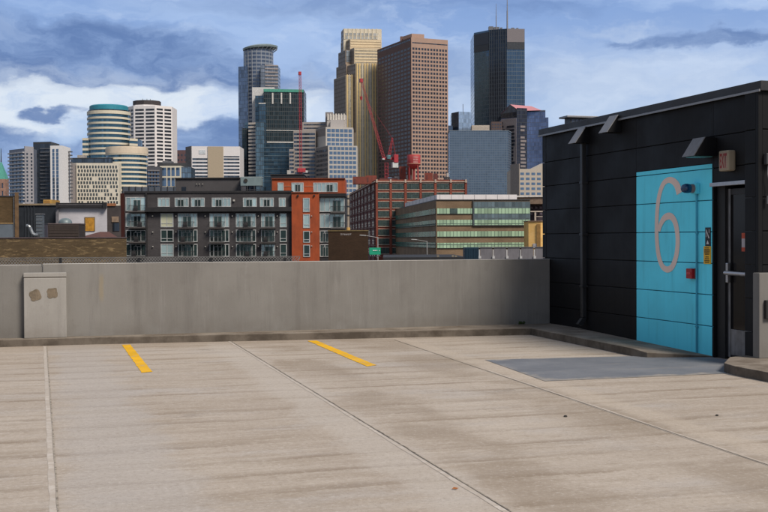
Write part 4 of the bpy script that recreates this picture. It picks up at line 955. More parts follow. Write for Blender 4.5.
# ---- small blue glass building
b = Bld('blue_glass_block', 'slim pale blue glass block between the brown tower and the dark angular tower', 'building', [(452, 1062), (459.2, 1050), (472, 1056)], 20)
b.mass('wall', glass('pale_blue_glass', (.30, .40, .56), 1.6, 3.6, .6, .15, (.18, .25, .36), .08), 0, b.z(111.5, 460, 1)); b.strip('dark_face', glass('mid_blue_glass', (.09, .14, .23), 1.6, 3.6, .6, .15), 0, 0, b.L(0)-.2, 0, b.z(111.5, 460, 1)-.3, .2)
s = sub_mass(b, 'low_wing', _mc['mid_blue_glass'], [(448.4, 1045), (453, 1045)], 15, 125.5, 450)
p = at(463, 112, 1010); MB().tube((p.x-b.o.x, p.y-b.o.y, p.z-G-2), (p.x-b.o.x, p.y-b.o.y, p.z-G+7), .25, n=5).build('antenna', M['galv'], b.root)
# ---- broad flat blue glass building
b = Bld('flat_glass_building', 'broad flat topped blue grey glass building with a fine square grid', 'building', [(450, 1012), (508.5, 1015), (511.5, 1032)], 20)
b.mass('wall', glass('flat_blue_glass', (.115, .165, .235), 2.1, 2.1, .55, .2, (.095, .13, .18), .085, var=.16, big=.65), 0, b.z(131, 480, 0)); b.mass('roof_edge', plain('flat_roof_edge', (.16, .2, .25)), b.z(131, 480, 0), b.z(130.3, 480, 0), None, .4)
s = sub_mass(b, 'roof_box', plain('tan_roof_box', (.47, .40, .33), .8), [(472.3, 1036), (489.8, 1036)], 14, 125.2, 480)
for k in range(3): s.pstrip('roof_line', plain('tan_roof_line', (.35, .3, .25)), 0, 472.3, 489.8, 126.6+1.4*k, 127+1.4*k, .1)
b = Bld('brown_block', 'dark brown block half hidden behind the flat blue glass building', 'building', [(491.8, 1045), (502.5, 1045)], 14)
b.mass('wall', plain('brown_block', (.09, .06, .055), .8), 0, b.z(121.5, 497)); b.grid('window', WIN, 0, gridc(b, 0, 4, .5), rows_px(b, 0, 497, 123.5, 3, 1.3, 3))
# ---- violet glass tower with pink gabled roof
b = Bld('gabled_glass_tower', 'violet blue stepped glass tower with pink gabled roof', 'tower', [(501.5, 1062), (517, 1050), (527.5, 1054), (548.7, 1050)], 30)
vg = glass('violet_glass', (.13, .18, .33), 1.6, 3.6, .7, .12, (.07, .09, .16), .09, var=.45, big=.6); vd = glass('violet_glass_dark', (.035, .04, .065), 1.6, 3.6, .6, .14)
vs_ = plain('violet_stone', (.22, .19, .19), .7)
b.mass('tower', vg, 0, b.z(117.5, 540, 2)); b.pstrip('dark_bay', vd, 1, 517.2, 527.3, 108, 200, .25)
b.pstrip('stone_bay', vs_, 0, 501.6, 516.8, 118.5, 200, .3)
rs = random.Random(2)
for k in range(18):
    for (xa, xb, i) in ((502, 505.5, 0), (507.5, 515.5, 0), (520.5, 526.5, 1)):
        if rs.random() > .12: b.pstrip('window' if i == 0 else 'pale_band', vd if i == 0 else vs_, i, xa, xb-rs.uniform(0, 2.0), 122+3.6*k, 124.1+3.6*k, .55)
s = sub_mass(b, 'upper_tower', vg, [(526, 1062), (545.7, 1060)], 18, 110.4, 540); s.pstrip('roof_edge', plain('violet_roof', (.10, .115, .16)), 0, 526, 545.7, 110.2, 111.4, .4)
s = sub_mass(b, 'gable_block', vd, [(501.6, 1080), (520.5, 1056)], 22, 112.3, 511)
a_, e_, n_ = s.frame(0); L = s.L(0); za = s.z(112.3, 511); zp = s.z(104.7, 511)
back = Vector((fw.x, fw.y))*4+Vector((r0.x, r0.y))*20
A, B_, C_ = a_, a_+e_*L, a_+e_*L*.5
q = MB(); q.add([(*A, za), (*B_, za), (*C_, zp)], [(0, 1, 2)]); gb = q.build('gable', glass('gable_glass', (.12, .16, .25), 1.6, 3.6, .6, .15), b.root)
q = MB(); q.add([(*(B_+n_*.5), za), (*(C_+n_*.5), zp+.3), (*(C_+back), zp-1.), (*(B_+back), za+1.)], [(0, 1, 2, 3)]); q.add([(*(A+n_*.5), za), (*(C_+n_*.5), zp+.3), (*(C_+back), zp-1.), (*(A+back), za)], [(0, 1, 2, 3)])
q.build('roof', plain('pink_roof', (.52, .23, .25), .6, 0, .08), b.root)
# ---- tan hotel
b = Bld('tan_hotel', 'tan hotel with rows of small blue windows and pitched roof beside the stair tower', 'building', [(510.8, 762), (519.6, 750), (549.5, 754)], 22)
tn = plain('hotel_tan', (.43, .375, .315), .8, 0, .06); z1 = b.z(168.8, 525, 1); b.mass('wall', tn, 0, z1)
b.strip('shaded_face', plain('hotel_shade', (.25, .21, .185), .8), 0, 0, b.L(0)-.2, 0, b.z(164, 516, 0), .2)
b.grid('window', WINB, 1, cols_px(b, 1, [(520.5+5.55*k, 524.2+5.55*k) for k in range(5)]), rows_px(b, 1, 533, 172.6, 4.95, 2.4, 6), .08)
a_, e_, n_ = b.frame(1); L = b.L(1)
q = MB(); x1, x2, x3 = b.hit(533, 1)[0], b.hit(546, 1)[0], L+8
q.add([(*(a_+e_*x1), z1), (*(a_+e_*x2), z1+4.2), (*(a_+e_*x3), z1), (*(a_+e_*x1-n_*10), z1), (*(a_+e_*x2-n_*10), z1+4.2), (*(a_+e_*x3-n_*10), z1)], [(0, 2, 1), (3, 4, 5), (0, 1, 4, 3), (1, 2, 5, 4)]); q.build('roof', tn, b.root)

# ---- cranes
red = plain('crane_red', (.36, .028, .04), .5, 0, .15)
def lattice(mb, a, b_, w0, w1, n, t=.18):
    """four chords with zigzag bracing"""
    a = Vector(a); b_ = Vector(b_); d_ = (b_-a).normalized(); x = d_.cross(Vector((fw.x, fw.y, .02))).normalized(); y = d_.cross(x)
    def c(i, k): f = i/n; w = (w0+(w1-w0)*f)/2; s = ((1, 1), (1, -1), (-1, -1), (-1, 1))[k]; return a+(b_-a)*f+x*w*s[0]+y*w*s[1]
    for k in range(4):
        mb.tube(c(0, k), c(n, k), t, n=4)
        for i in range(n):
            mb.tube(c(i, k), c(i+1, (k+1) % 4), t*.7, n=3); mb.tube(c(i+1, k), c(i+1, (k+1) % 4), t*.6, n=3)
    return mb
D = 600
def rel(root, x, y, d_=D): return at(x, y, d_)-root.location
rt = empty('tower_crane', (*at(300.5, 240, D).to_2d(), G), 'slender red crane seen end on, its boom rising straight up before the dark glass tower', 'crane')
lattice(MB(), rel(rt, 300.9, 200), rel(rt, 300.7, 170), 1.4, 1.4, 8, .12).build('mast', red, rt)
jb = lattice(MB(), rel(rt, 300.9, 168), rel(rt, 300.0, 73), 1.15, .95, 30, .10).build('boom', red, rt)
hd_ = MB(); p = rel(rt, 299.8, 73.5); hd_.box(p.x-.7, p.x+.7, p.y-.7, p.y+.7, p.z-.8, p.z+1.); hd_.build('boom_head', red, jb, .1)
p = rel(rt, 302, 170.5); MB().box(p.x-2.6, p.x+1.6, p.y-1.5, p.y+1.5, p.z-.9, p.z+1.2).build('machine_deck', red, rt, .1)
p = rel(rt, 304.5, 171); MB().box(p.x-.9, p.x+1.5, p.y-1, p.y+1, p.z-.9, p.z+.2).build('cab', plain('cab_white', (.5, .5, .5), .4), rt, .1)
rt = empty('tower_crane', (*at(386.5, 240, D).to_2d(), G), 'red luffing crane with long slanting jib in front of the golden tower', 'crane')
lattice(MB(), rel(rt, 386.5, 205), rel(rt, 386.5, 163), 1.7, 1.7, 12, .13).build('mast', red, rt)
jb = lattice(MB(), rel(rt, 384.2, 159), rel(rt, 361.3, 80.5), 1.35, .8, 26, .10).build('jib', red, rt)
p = rel(rt, 361.2, 80.5); MB().box(p.x-.8, p.x+.8, p.y-.8, p.y+.8, p.z-1, p.z+1.).build('jib_head', red, jb, .1)
hk = MB(); hk.tube(rel(rt, 361, 81), rel(rt, 361.2, 98), .06, n=4); p = rel(rt, 361.2, 98.2); hk.tube((p.x, p.y, p.z+.9), (p.x, p.y, p.z-.9), .75, .5, 8); hk.build('hook', red, rt)
lattice(MB(), rel(rt, 389, 156.5), rel(rt, 392.4, 138), 1.3, .6, 6, .14).build('a_frame', red, rt)
cbm = MB(); cbm.tube(rel(rt, 392.4, 138), rel(rt, 396, 157), .1, n=4); cbm.tube(rel(rt, 392.4, 138), rel(rt, 368, 103), .05, n=4); cbm.build('stay_cable', red, rt)
p, q = rel(rt, 382.5, 158.5), rel(rt, 397.5, 154.5); MB().box(p.x, q.x, p.y-1.4, p.y+1.4, p.z-.6, p.z+.6).build('machine_deck', red, rt, .1)
p = rel(rt, 395.5, 159.5); MB().box(p.x-1.2, p.x+1.1, p.y-1.6, p.y+1., p.z-1.6, p.z+2.6).build('winch_house', red, rt, .1)
p = rel(rt, 394.9, 165.2); MB().box(p.x-1.6, p.x+1.5, p.y-1.3, p.y+1.3, p.z-1.3, p.z+1.4).build('counterweight', plain('counterweight_pale', (.52, .53, .52), .8), rt, .08)
p = rel(rt, 388, 157.3); MB().box(p.x-1., p.x+.9, p.y-2.3, p.y-.5, p.z-1, p.z+1).build('cab', plain('cab_glass', (.10, .20, .22), .2, .3), rt, .1)
p = rel(rt, 382.4, 159.3); MB().box(p.x-.6, p.x+.6, p.y-2.2, p.y-.9, p.z-.3, p.z+.35).build('lamp_box', _mc['cab_white'], rt, .05)

# ---- red brick warehouse
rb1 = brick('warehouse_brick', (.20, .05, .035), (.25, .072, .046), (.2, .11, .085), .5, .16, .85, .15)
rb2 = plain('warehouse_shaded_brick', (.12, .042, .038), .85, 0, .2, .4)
crm = plain('cream_stone_line', (.42, .33, .27), .8)
ch = corner(350, 375.8, 467.3, 430, 6)
b = Bld('brick_warehouse', 'red brick warehouse with tall dark windows and cream cornice line', 'building', ch, 20)
pl = [b.c[0], b.c[1], b.c[2], b.c[2]+(b.c[0]-b.c[1])]; z1 = b.z(179.6, 380, 1); b.mass('wall', rb1, 0, z1, poly=pl)
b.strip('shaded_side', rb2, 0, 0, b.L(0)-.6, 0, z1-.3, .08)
b.pstrip('cornice', crm, 1, 375.8, 467.2, 181.2, 182.1, .5); b.strip('cornice', crm, 0, 0, b.L(0), b.z(182.1, 376, 0), b.z(181.2, 376, 0), .5)
bays = [(378.2, 389.3), (392.3, 404), (407.2, 419.4), (422.2, 434), (437, 449.4), (452.4, 464.4)]
wfr = plain('warehouse_frame', (.055, .085, .075), .6); wgl = glass('warehouse_glass', (.055, .085, .085), .7, .7, .45, .2, (.03, .045, .04), .1, var=.5)
for (xa, xb) in bays:
    for k in range(8):
        y = 183.6+9.2*k; xm = (xa+xb)/2
        wf = b.pstrip('window', wgl, 1, xa, xb, y, y+5.6, .06)
        b.pstrip('sill', crm, 1, xa-.3, xb+.3, y+5.7, y+6.3, .3, .1, wf); 
        b.pstrip('lintel', crm, 1, xa-.3, xb+.3, y-.9, y-.35, .2, .1, wf)
        for j in range(1, 3): b.strip('mullion', wfr, 1, b.hit(xa+(xb-xa)*j/3-.2, 1)[0], b.hit(xa+(xb-xa)*j/3+.2, 1)[0], b.z(y+5.6, xm, 1), b.z(y, xm, 1), .16, .3, wf)
    
for x in [376.9, 390.8, 405.6, 420.8, 435.5, 450.9, 465.9]: b.pstrip('pier', rb1, 1, x-1.0, x+1.0, 182.4, 270, .35); b.pstrip('pier_cap', crm, 1, x-.8, x+.8, 179.4, 182.6, .65)
L = b.L(0)
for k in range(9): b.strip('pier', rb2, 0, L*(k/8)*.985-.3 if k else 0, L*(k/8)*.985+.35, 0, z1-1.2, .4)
b.grid('side_window', glass('warehouse_side_glass', (.03, .035, .045), 1, 1, .4, .25, (.06, .05, .05), .1), 0, evenly(.8, L-.6, 8, .62), [(b.z(183.6+9.2*k+5.8, 375.8, 0), b.z(183.6+9.2*k, 375.8, 0)) for k in range(8)], .12)
for k in range(8): b.strip('floor_line', plain('side_line', (.24, .15, .13)), 0, .2, L-.6, b.z(183.6+9.2*k+6.9, 375.8, 0), b.z(183.6+9.2*k+6.3, 375.8, 0), .3)
# roof huts and clutter on it
rbm = plain('roof_hut_brick', (.19, .05, .035), .85, 0, .2, .6)
for (xa, xb, yt, m_, n_) in ((353, 366, 176.6, rbm, 'roof_hut'), (366, 377, 175.4, rbm, 'roof_hut'), (399.7, 406, 166.3, rbm, 'roof_hut'), (408, 412.5, 167.3, rbm, 'roof_hut'), (425.2, 433, 172.8, rbm, 'roof_hut'), (434, 438, 173.5, rb2, 'roof_hut'),
                          (447, 449, 173, STW, 'vent_stack'), (394.8, 401, 176.4, M['galv'], 'air_unit'), (407, 411.6, 175, STW, 'air_unit'), (388, 392, 177.2, plain('blue_unit', (.12, .2, .32)), 'air_unit'), (380, 398, 178.2, rb2, 'roof_ridge'), (444.6, 450, 176.8, M['dkmetal'], 'air_unit')):
    s = sub_mass(b, n_, m_, [(xa, 442), (xb, 442)], 5, yt, (xa+xb)/2, z1-1)
    if n_ == 'roof_hut' and xb-xa > 4.2: s.pstrip('door' if xb > 420 else 'louvre', rb2, 0, xa+1.2, xa+2.8, yt+2.2, yt+6.5, .06)
# water tank standing on the roof
D2 = 438; p = at(414.1, 240, D2); wt = empty('water_tank', (p.x, p.y, z1+G), 'faded red water tank on legs standing on the warehouse roof', 'water tank')
zc = lambda y: at(414, y, D2).z-wt.location.z
rd2 = plain('tank_red', (.36, .045, .045), .6, 0, .25, .35); rad = 6.7/F*D2
mb = MB(); mb.lathe((0, 0, 0), [(.35, zc(169.5)), (rad*.55, zc(167.5)), (rad*.95, zc(165)), (rad, zc(164)), (rad, zc(155.8)), (rad*.93, zc(154.9)), (.01, zc(154.4))], 28); tk = mb.build('tank', rd2, wt, smooth=True)
mb = MB(); mb.lathe((0, 0, 0), [(rad+.02, zc(164.3)), (rad+.14, zc(164.3)), (rad+.14, zc(163.5)), (rad+.02, zc(163.5))], 28); mb.build('balcony_ring', plain('tank_ring', (.42, .2, .14), .7), tk)
mb = MB(); mb.tube((0, 0, zc(169.6)), (0, 0, -.3), .42, n=10); mb.build('riser', rd2, wt)
for k in range(4):
    a = R(20+90*k); MB().tube((math.cos(a)*rad*.86, math.sin(a)*rad*.86, zc(165.2)), (math.cos(a)*rad*.95, math.sin(a)*rad*.95, -.3), .15, n=6).build('leg', rd2, wt)
# faded painted lettering, three worn rows of pale strokes bent round the drum
mb = MB(); rnd = random.Random(11); a0 = math.atan2(-fw.y, -fw.x)
for (y, h) in ((156.8, 1.6), (159.2, 1.7), (161.8, 1.5)):
    a = a0-.10
    while a < a0+.62:
        w_ = rnd.uniform(.04, .10); rr = rad+.03
        mb.add([(rr*math.cos(a), rr*math.sin(a), zc(y+h)), (rr*math.cos(a+w_), rr*math.sin(a+w_), zc(y+h)), (rr*math.cos(a+w_), rr*math.sin(a+w_), zc(y)), (rr*math.cos(a), rr*math.sin(a), zc(y))], [(0, 1, 2, 3)]); a += w_+.03
mb.build('faded_lettering', plain('faded_pink_paint', (.48, .24, .23), .7), tk)

# ---- green glazed office
ch = corner(391, 436.3, 530, 330, 6)
b = Bld('brown_office', 'low brown office building with long green glass bands and pale roof screen', 'building', ch, 15)
bw = brick('office_brown_brick', (.20, .135, .085), (.235, .16, .10), (.2, .15, .11), .4, .2, .85, .12)
pl = [b.c[0], b.c[1], b.c[2], b.c[2]+(b.c[0]-b.c[1])]; z1 = b.z(200.3, 440, 1); b.mass('wall', bw, 0, z1, poly=pl)
b.mass('roof_edge', M['dkmetal'], z1, z1+.25, None, .25, pl)
gg = glass('pale_green_glass', (.38, .53, .36), 1.0, 6, .25, .3, (.06, .10, .08), .07, var=.3, big=.2); gt = glass('teal_side_glass', (.05, .21, .165), 2.2, 6, .12, .25, (.04, .07, .06), .05, var=.6, big=.7, spec=.12)
rows = [(208.3, 213.6), (219.7, 225), (231.2, 236.4), (242.6, 247.8)]
for (ya, yb) in rows:
    w_ = b.pstrip('window_band', gg, 1, 437.2, 529.8, ya, yb, .1)
    b.strip('window_band', gt, 0, .4, b.L(0)-1.0, b.z(yb, 436.3, 0), b.z(ya, 436.3, 0), .1)
    b.pstrip('sill', M['dkmetal'], 1, 437.2, 529.8, yb+.05, yb+.35, .3)
    b.strip('sill', M['dkmetal'], 0, .4, b.L(0)-1.0, b.z(yb+.35, 436.3, 0), b.z(yb+.05, 436.3, 0), .3)
cw = glass('grey_curtain_glass', (.16, .215, .24), 1.0, 1.6, .5, .2, (.07, .09, .10), .07)
b.pstrip('curtain_wall', cw, 1, 473.3, 530, 201.5, 225.3, .35); b.pstrip('wall_fin', M['dkmetal'], 1, 472.6, 473.3, 200.3, 225.5, .5); b.pstrip('wall_fin', M['dkmetal'], 1, 473.3, 530, 225.3, 225.9, .5)
for (ya, yb) in rows[:2]: b.pstrip('window_band', gg, 1, 474, 529.7, ya, yb, .45)
b.pstrip('dark_window', plain('dark_green_pane', (.06, .09, .085), .25), 1, 450, 457.5, 208.4, 213.5, .2)
# reflection-coloured pale panes of the side face are left to the sky; rooftop screen
scr = plain('pale_screen', (.66, .62, .62), .6, 0, .06, .5)
s = sub_mass(b, 'roof_screen', scr, corner(405.5, 437, 517, 338, 6), 6, 194.6, 470, z1+.3)
for k in range(7): s.pstrip('screen_joint', plain('screen_joint', (.30, .285, .29)), 1, 440+11.5*k, 440.4+11.5*k, 194.7, 200, .05)
for k in range(9): s.strip('screen_joint', _mc['screen_joint'], 0, s.L(0)*(k+.5)/9, s.L(0)*(k+.5)/9+.25, z1+.3, s.h-.05, .05)

# ---- elevated canopy, cream frame and yellow brick house at right
b = Bld('tan_canopy', 'broad tan roof canopy with pale edge behind the brown office at right', 'canopy', [(516, 352), (552, 350)], 18)
za, zb = b.z(203.8, 535), b.z(195.4, 535); b.mass('soffit', plain('canopy_tan', (.20, .14, .10), .8), za, zb-.5); b.mass('roof_edge', plain('canopy_edge', (.60, .56, .52)), zb-.5, zb, None, .5)
for x in (522, 546): b.pstrip('post', plain('canopy_post', (.06, .045, .05)), 0, x-.5, x+.5, 203.8, 270, -1.5, 2.2)
b = Bld('dark_violet_block', 'dark violet grey block in the shade beneath the tan canopy', 'building', [(524, 362), (553, 362)], 10)
b.mass('wall', plain('violet_grey', (.055, .042, .055), .8, 0, .2, .4), 0, b.z(204.8, 540)); b.grid('window', plain('violet_window', (.16, .13, .17), .4), 0, gridc(b, 0, 6, .5), rows_px(b, 0, 540, 206.5, 6, 2.2, 2))
b = Bld('cream_frame', 'cream steel frame of beams and a post above the yellow building', 'frame', [(530.5, 322), (552, 322)], 1)
cf2 = plain('cream_steel', (.42, .36, .30), .7); b.pstrip('beam', cf2, 0, 530.5, 552, 210.8, 212, .2); b.pstrip('post', cf2, 0, 534.6, 536.2, 212, 262, .1); b.pstrip('beam', cf2, 0, 536, 552, 216.2, 216.8, .2); b.pstrip('post', cf2, 0, 549, 550, 212, 262, .1)
b = Bld('yellow_building', 'yellow ochre building in sunlight between the brown office and the stair tower', 'building', [(528.5, 312), (541, 311), (552, 312)], 10)
yl = brick('yellow_stone', (.78, .47, .15), (.85, .54, .2), (.7, .45, .2), .8, .4, .85, .3, light=(.85, .62, .35)); b.mass('wall', yl, 0, b.z(221.5, 536, 0))
b.pstrip('pilaster', plain('yellow_shade', (.30, .165, .05)), 0, 537, 540.5, 224, 262, .4); b.pstrip('orange_panel', plain('orange_panel', (.50, .16, .06)), 1, 545, 547.5, 229, 262, .2); b.mass('coping', plain('yellow_coping', (.20, .13, .09)), b.z(221.5, 536, 0), b.z(220.6, 536, 0), None, .3)
b.pstrip('low_window', plain('yellow_low_window', (.35, .33, .34)), 0, 533, 540, 243.5, 248, .2)

# ---- dark apartment building with orange tower
DA = 210
b = Bld('dark_apartments', 'dark grey brick apartment building with an orange tower and rows of balconies', 'building', [(124.6, DA), (346, DA)], 16)
dk = brick('apartment_dark_brick', (.060, .055, .058), (.076, .069, .072), (.08, .074, .076), .4, .13, .85, .12)
org = plain('orange_cladding', (.32, .062, .018), .75, 0, .2, .5); dkp = plain('apartment_trim', (.022, .021, .023), .7)
z1 = b.z(192.8, 220)
b.c = [b.c[0], b.c[1]]
main = sub_mass(b, 'wall', dk, [(124.8, DA), (292, DA)], 16, 192.8, 220)
MB_ = MB(); b.slab(MB_, 0, b.hit(124.6)[0], b.hit(292)[0], z1+.002, z1+.35, .2, 16); MB_.build('roof_edge', dkp, b.root)
sub_mass(b, 'orange_end', plain('orange_end', (.16, .032, .012), .8), [(120.6, DA+1.5), (124.7, DA)], 15.8, 193.2, 123)
b.pstrip('ledge', dkp, 0, 146.2, 293.5, 207.2, 211.6, .9); b.pstrip('fascia', dkp, 0, 146.2, 147.6, 193, 257, .4)
pw_ = sub_mass(b, 'penthouse', plain('penthouse_wall', (.066, .061, .064), .8, 0, .15, .5), [(175.5, DA+5), (240.5, DA+5)], 9, 178.2, 210, z1-.2)
pw_.pstrip('roof_edge', dkp, 0, 175.3, 240.7, 177.6, 178.6, .3); pw_.pstrip('dark_window', WIN, 0, 182, 186.5, 186.8, 193, .06)
for x in (197, 199.5, 203): pw_.pstrip('wall_lamp', STW, 0, x, x+.5, 183.6, 184.6, .3)
scm = plain('roof_screen_blue', (.085, .10, .125), .6, .1, .2, .6); s = sub_mass(b, 'roof_screen', scm, [(122.5, DA+3), (175.4, DA+3)], 1, 186.8, 150, z1-.2)
for k in range(9): s.pstrip('post', dkp, 0, 123+6.4*k, 123.5+6.4*k, 186.4, 193, .15)
# orange block set back and orange tower
ob = sub_mass(b, 'orange_block', org, [(272.3, DA+4), (345.2, DA+4)], 10, 178.6, 310); ob.pstrip('roof_edge', plain('orange_edge', (.17, .04, .015)), 0, 272, 345.5, 178.1, 179, .25); ob.pstrip('pale_line', plain('orange_line', (.45, .2, .12)), 0, 284.5, 291.4, 185.9, 186.4, .08); ob.pstrip('pale_line', _mc['orange_line'], 0, 304.4, 313.5, 185.9, 186.4, .08)
ot = sub_mass(b, 'orange_tower', org, [(291.8, DA-.9), (319.2, DA-.9)], 14, 192.4, 305); ot.pstrip('roof_edge', _mc['orange_edge'], 0, 291.6, 319.4, 192.0, 192.9, .2)
rbay = sub_mass(b, 'right_bay', dkp, [(319.2, DA+.3), (345.4, DA+.3)], 13, 196.8, 330); s = sub_mass(b, 'roof_canopy', plain('canopy_black', (.012, .012, .014), .7), [(319.2, DA-.6), (346, DA-.6)], 10, 193.3, 330, rbay.h)
for x in (298.2, 314.5): ot.pstrip('wall_lamp', dkp, 0, x-.8, x+.8, 194.8, 196.4, .3)

pale = glass('pale_window_glass', (.36, .48, .50), 1.1, 4, .35, .15, lines=False, var=.35, wob=.05, big=.2)
paley = glass('blind_window_glass', (.50, .50, .36), 1.1, 4, .1, .3, lines=False, var=.12, wob=.03)
darkg = glass('dark_window_glass', (.035, .06, .06), 1.1, 4, .5, .12, lines=False, var=.7, wob=.06)
wfm = plain('white_window_frame', (.40, .41, .41), .6); dfm = plain('door_frame', (.30, .31, .31), .6); rail = plain('balcony_rail', (.025, .024, .026), .6); slabm = plain('balcony_slab', (.07, .062, .06), .8)
rs = random.Random(9)
def apt_window(B, xa, xb, ya, yb, mat, divs, door=None, low=None):
    """window with frame, mullions and panes; door: pixel span of a darker balcony door"""
    u0, u1 = B.hit(xa)[0], B.hit(xb)[0]; za, zb = B.z(yb, (xa+xb)/2), B.z(ya, (xa+xb)/2)
    fr_ = MB(); t = .14
    B.slab(fr_, 0, u0, u1, za, za+t, .10); B.slab(fr_, 0, u0, u1, zb-t, zb, .10); B.slab(fr_, 0, u0, u0+t, za+t, zb-t, .099); B.slab(fr_, 0, u1-t, u1, za+t, zb-t, .099)
    n = max(1, divs)
    for k in range(1, n): u = u0+(u1-u0)*k/n; B.slab(fr_, 0, u-.06, u+.06, za+t, zb-t, .095)
    if low: z = za+(zb-za)*low; B.slab(fr_, 0, u0+t, u1-t, z-.05, z+.05, .093)
    w_ = fr_.build('window', wfm, B.root)
    B.slab(MB(), 0, u0+.05, u1-.05, za+.05, zb-.05, .03).build('pane', mat, w_)
    if door:
        a_, b_ = B.hit(door[0])[0], B.hit(door[1])[0]; d0 = MB(); B.slab(d0, 0, a_, b_, za+.06, za+(zb-za)*.8, .13)
        d_ = d0.build('balcony_door', dfm, w_)
        for j in range(2): B.slab(MB(), 0, a_+.08+(b_-a_)*j/2, a_+(b_-a_)*(j+1)/2-.04, za+.14, za+(zb-za)*.8-.08, .15).build('door_pane', darkg, w_)
    return w_
def balcony(B, xa, xb, yb, out=1.35):
    u0, u1 = B.hit(xa)[0], B.hit(xb)[0]; z = B.z(yb, (xa+xb)/2); sl_ = MB(); B.slab(sl_, 0, u0, u1, z-.2, z, out, .0); o_ = sl_.build('balcony', slabm, B.root)
    r_ = MB(); B.slab(r_, 0, u0, u1, z+1.02, z+1.08, out, -out+.05); B.slab(r_, 0, u0, u1, z+.08, z+.12, out, -out+.04)
    n = int((u1-u0)/.14)
    for k in range(n+1): u = u0+(u1-u0-.03)*k/n; B.slab(r_, 0, u, u+.03, z+.1, z+1.03, out-.005, -out+.04)
    for u in (u0, u1-.05): B.slab(r_, 0, u, u+.05, z+1.021, z+1.079, out-.06, 0)
    r_.build('railing', rail, o_)
    if rs.random() < .7:      # something left on the balcony: a chair or a planter
        u = rs.uniform(u0+.4, u1-1.2); f_ = MB(); B.slab(f_, 0, u, u+.7, z, z+.5, .9, -.3); B.slab(f_, 0, u, u+.7, z+.5, z+.95, .42, -.34); o2 = f_.build('balcony_seat', plain('seat_dark', (.03, .028, .03)), o_)
for (xa, xb, dv, dr_) in ((158, 170, 3, None), (175, 189, 4, (178, 184)), (191.3, 205, 3, (195, 201)), (212, 231.3, 5, (216, 222)), (243.2, 257, 3, (246.5, 252.5)), (260, 274, 4, (264, 270)), (279, 286, 2, None)):
    apt_window(main, xa, xb, 197.7, 206.8, pale, dv, dr_)
colsA = [(160.7, 173.6, 2, None, False), (178, 197.6, 5, (183, 191.5), True), (209.6, 229.3, 5, (214, 222), True), (236, 256, 5, (243, 251), True), (261.2, 275, 4, (265, 273), True), (279.8, 286.8, 1, None, False)]
for r_, (ya, yb) in enumerate(((213.3, 227.3), (229.6, 242), (244, 256.6))):
    for k, (xa, xb, dv, dr_, bal) in enumerate(colsA):
        mt = (paley if k == 0 else pale) if r_ == 0 else (darkg if rs.random() < .7 else pale)
        apt_window(main, xa, xb, ya, yb, mt, dv, dr_, .28 if not bal else None)
        if bal: balcony(main, dr_[0]-4, dr_[1]+3, yb+.3)
for r_, (ya, yb) in enumerate(((197, 211), (213.2, 227), (230, 241.6), (243.8, 256))):
    apt_window(main, 125.9, 146, ya, yb, pale if r_ < 2 else darkg, 4, (134, 141)); balcony(main, 130, 146, yb+.3)
    apt_window(ot, 303.2, 310, ya+.9, yb+1, pale if r_ < 2 else darkg, 1, None, .25)
    apt_window(rbay, 319.8, 344.9, ya+.5, yb+.8, pale if r_ == 1 else (pale if r_ == 0 else darkg), 5, (333, 341) if r_ < 2 else (323, 328)); 
    if r_ < 2: balcony(rbay, 331, 345.2, yb+1.2)
for (xa, xb, dv, dr_) in ((278, 284, 1, None), (291.8, 304, 3, (295.5, 300.5)), (313.6, 338, 6, (327, 333))): apt_window(ob, xa, xb, 182.6, 192, pale, dv, dr_)
for x in (153, 176.3, 205.5, 232.6, 258.6, 277.5):
    for y in (215.5, 231.5, 246): b.pstrip('wall_lamp', STW, 0, x-.45, x+.45, y, y+1., .3)
for x in (311.8,):
    for y in (215.5, 231.5, 245.5): ot.pstrip('wall_lamp', STW, 0, x-.4, x+.4, y, y+.9, .3)
b.pstrip('wall_lamp', STW, 0, 233.5, 235.2, 199.5, 201.3, .35)
# grey air handling unit on a stand on this roof
p = at(251, 240, DA+3); au = empty('air_handler', (p.x, p.y, z1+G), 'blue grey rooftop air handling unit on a dark stand above the dark apartments', 'air unit')
def au_box(n, mt, xa, xb, yt, yb, dd=0, th=2.5, parent=None):
    p, q = at(xa, yb, DA+2.6+dd)-au.location, at(xb, yt, DA+2.6+dd)-au.location
    e = Vector((r0.x, r0.y)); f_ = Vector((fw.x, fw.y)); A = Vector((p.x, p.y)); Bq = Vector((q.x, q.y)); pol = [A, Bq, Bq+f_*th, A+f_*th]
    return MB().prism(pol, p.z, q.z).build(n, mt, parent or au)
unit = au_box('housing', plain('unit_blue_grey', (.17, .225, .235), .6, 0, .12, .6), 240.6, 261.6, 177.6, 185.6)
au_box('lid', plain('unit_lid', (.26, .31, .32)), 240.2, 262, 176.6, 177.55)
p = at(245.7, 180.6, DA+2.55)-au.location; MB().tube((p.x, p.y, p.z), (p.x-fw.x*.12, p.y-fw.y*.12, p.z), .36, n=16).build('fan', plain('unit_fan', (.03, .028, .025)), unit)
for x in (241.2, 247, 254, 260.6): au_box('leg', M['dkmetal'], x, x+.6, 185.6, 193, 0, .2)
au_box('side_rail', M['dkmetal'], 241, 261, 189.2, 189.8, 0, .12)
b = Bld('black_roof_block', 'low black flat roofed block behind the orange roof storey', 'building', [(271, 300), (304, 300)], 12); b.mass('wall', plain('roof_block_black', (.02, .02, .024), .8), 0, b.z(174.8, 288)); b.mass('roof_edge', M['dkmetal'], b.z(174.8, 288), b.z(174.2, 288), None, .3)
b.pstrip('vent', STW, 0, 286.5, 289.5, 169.5, 174, -3, 6)

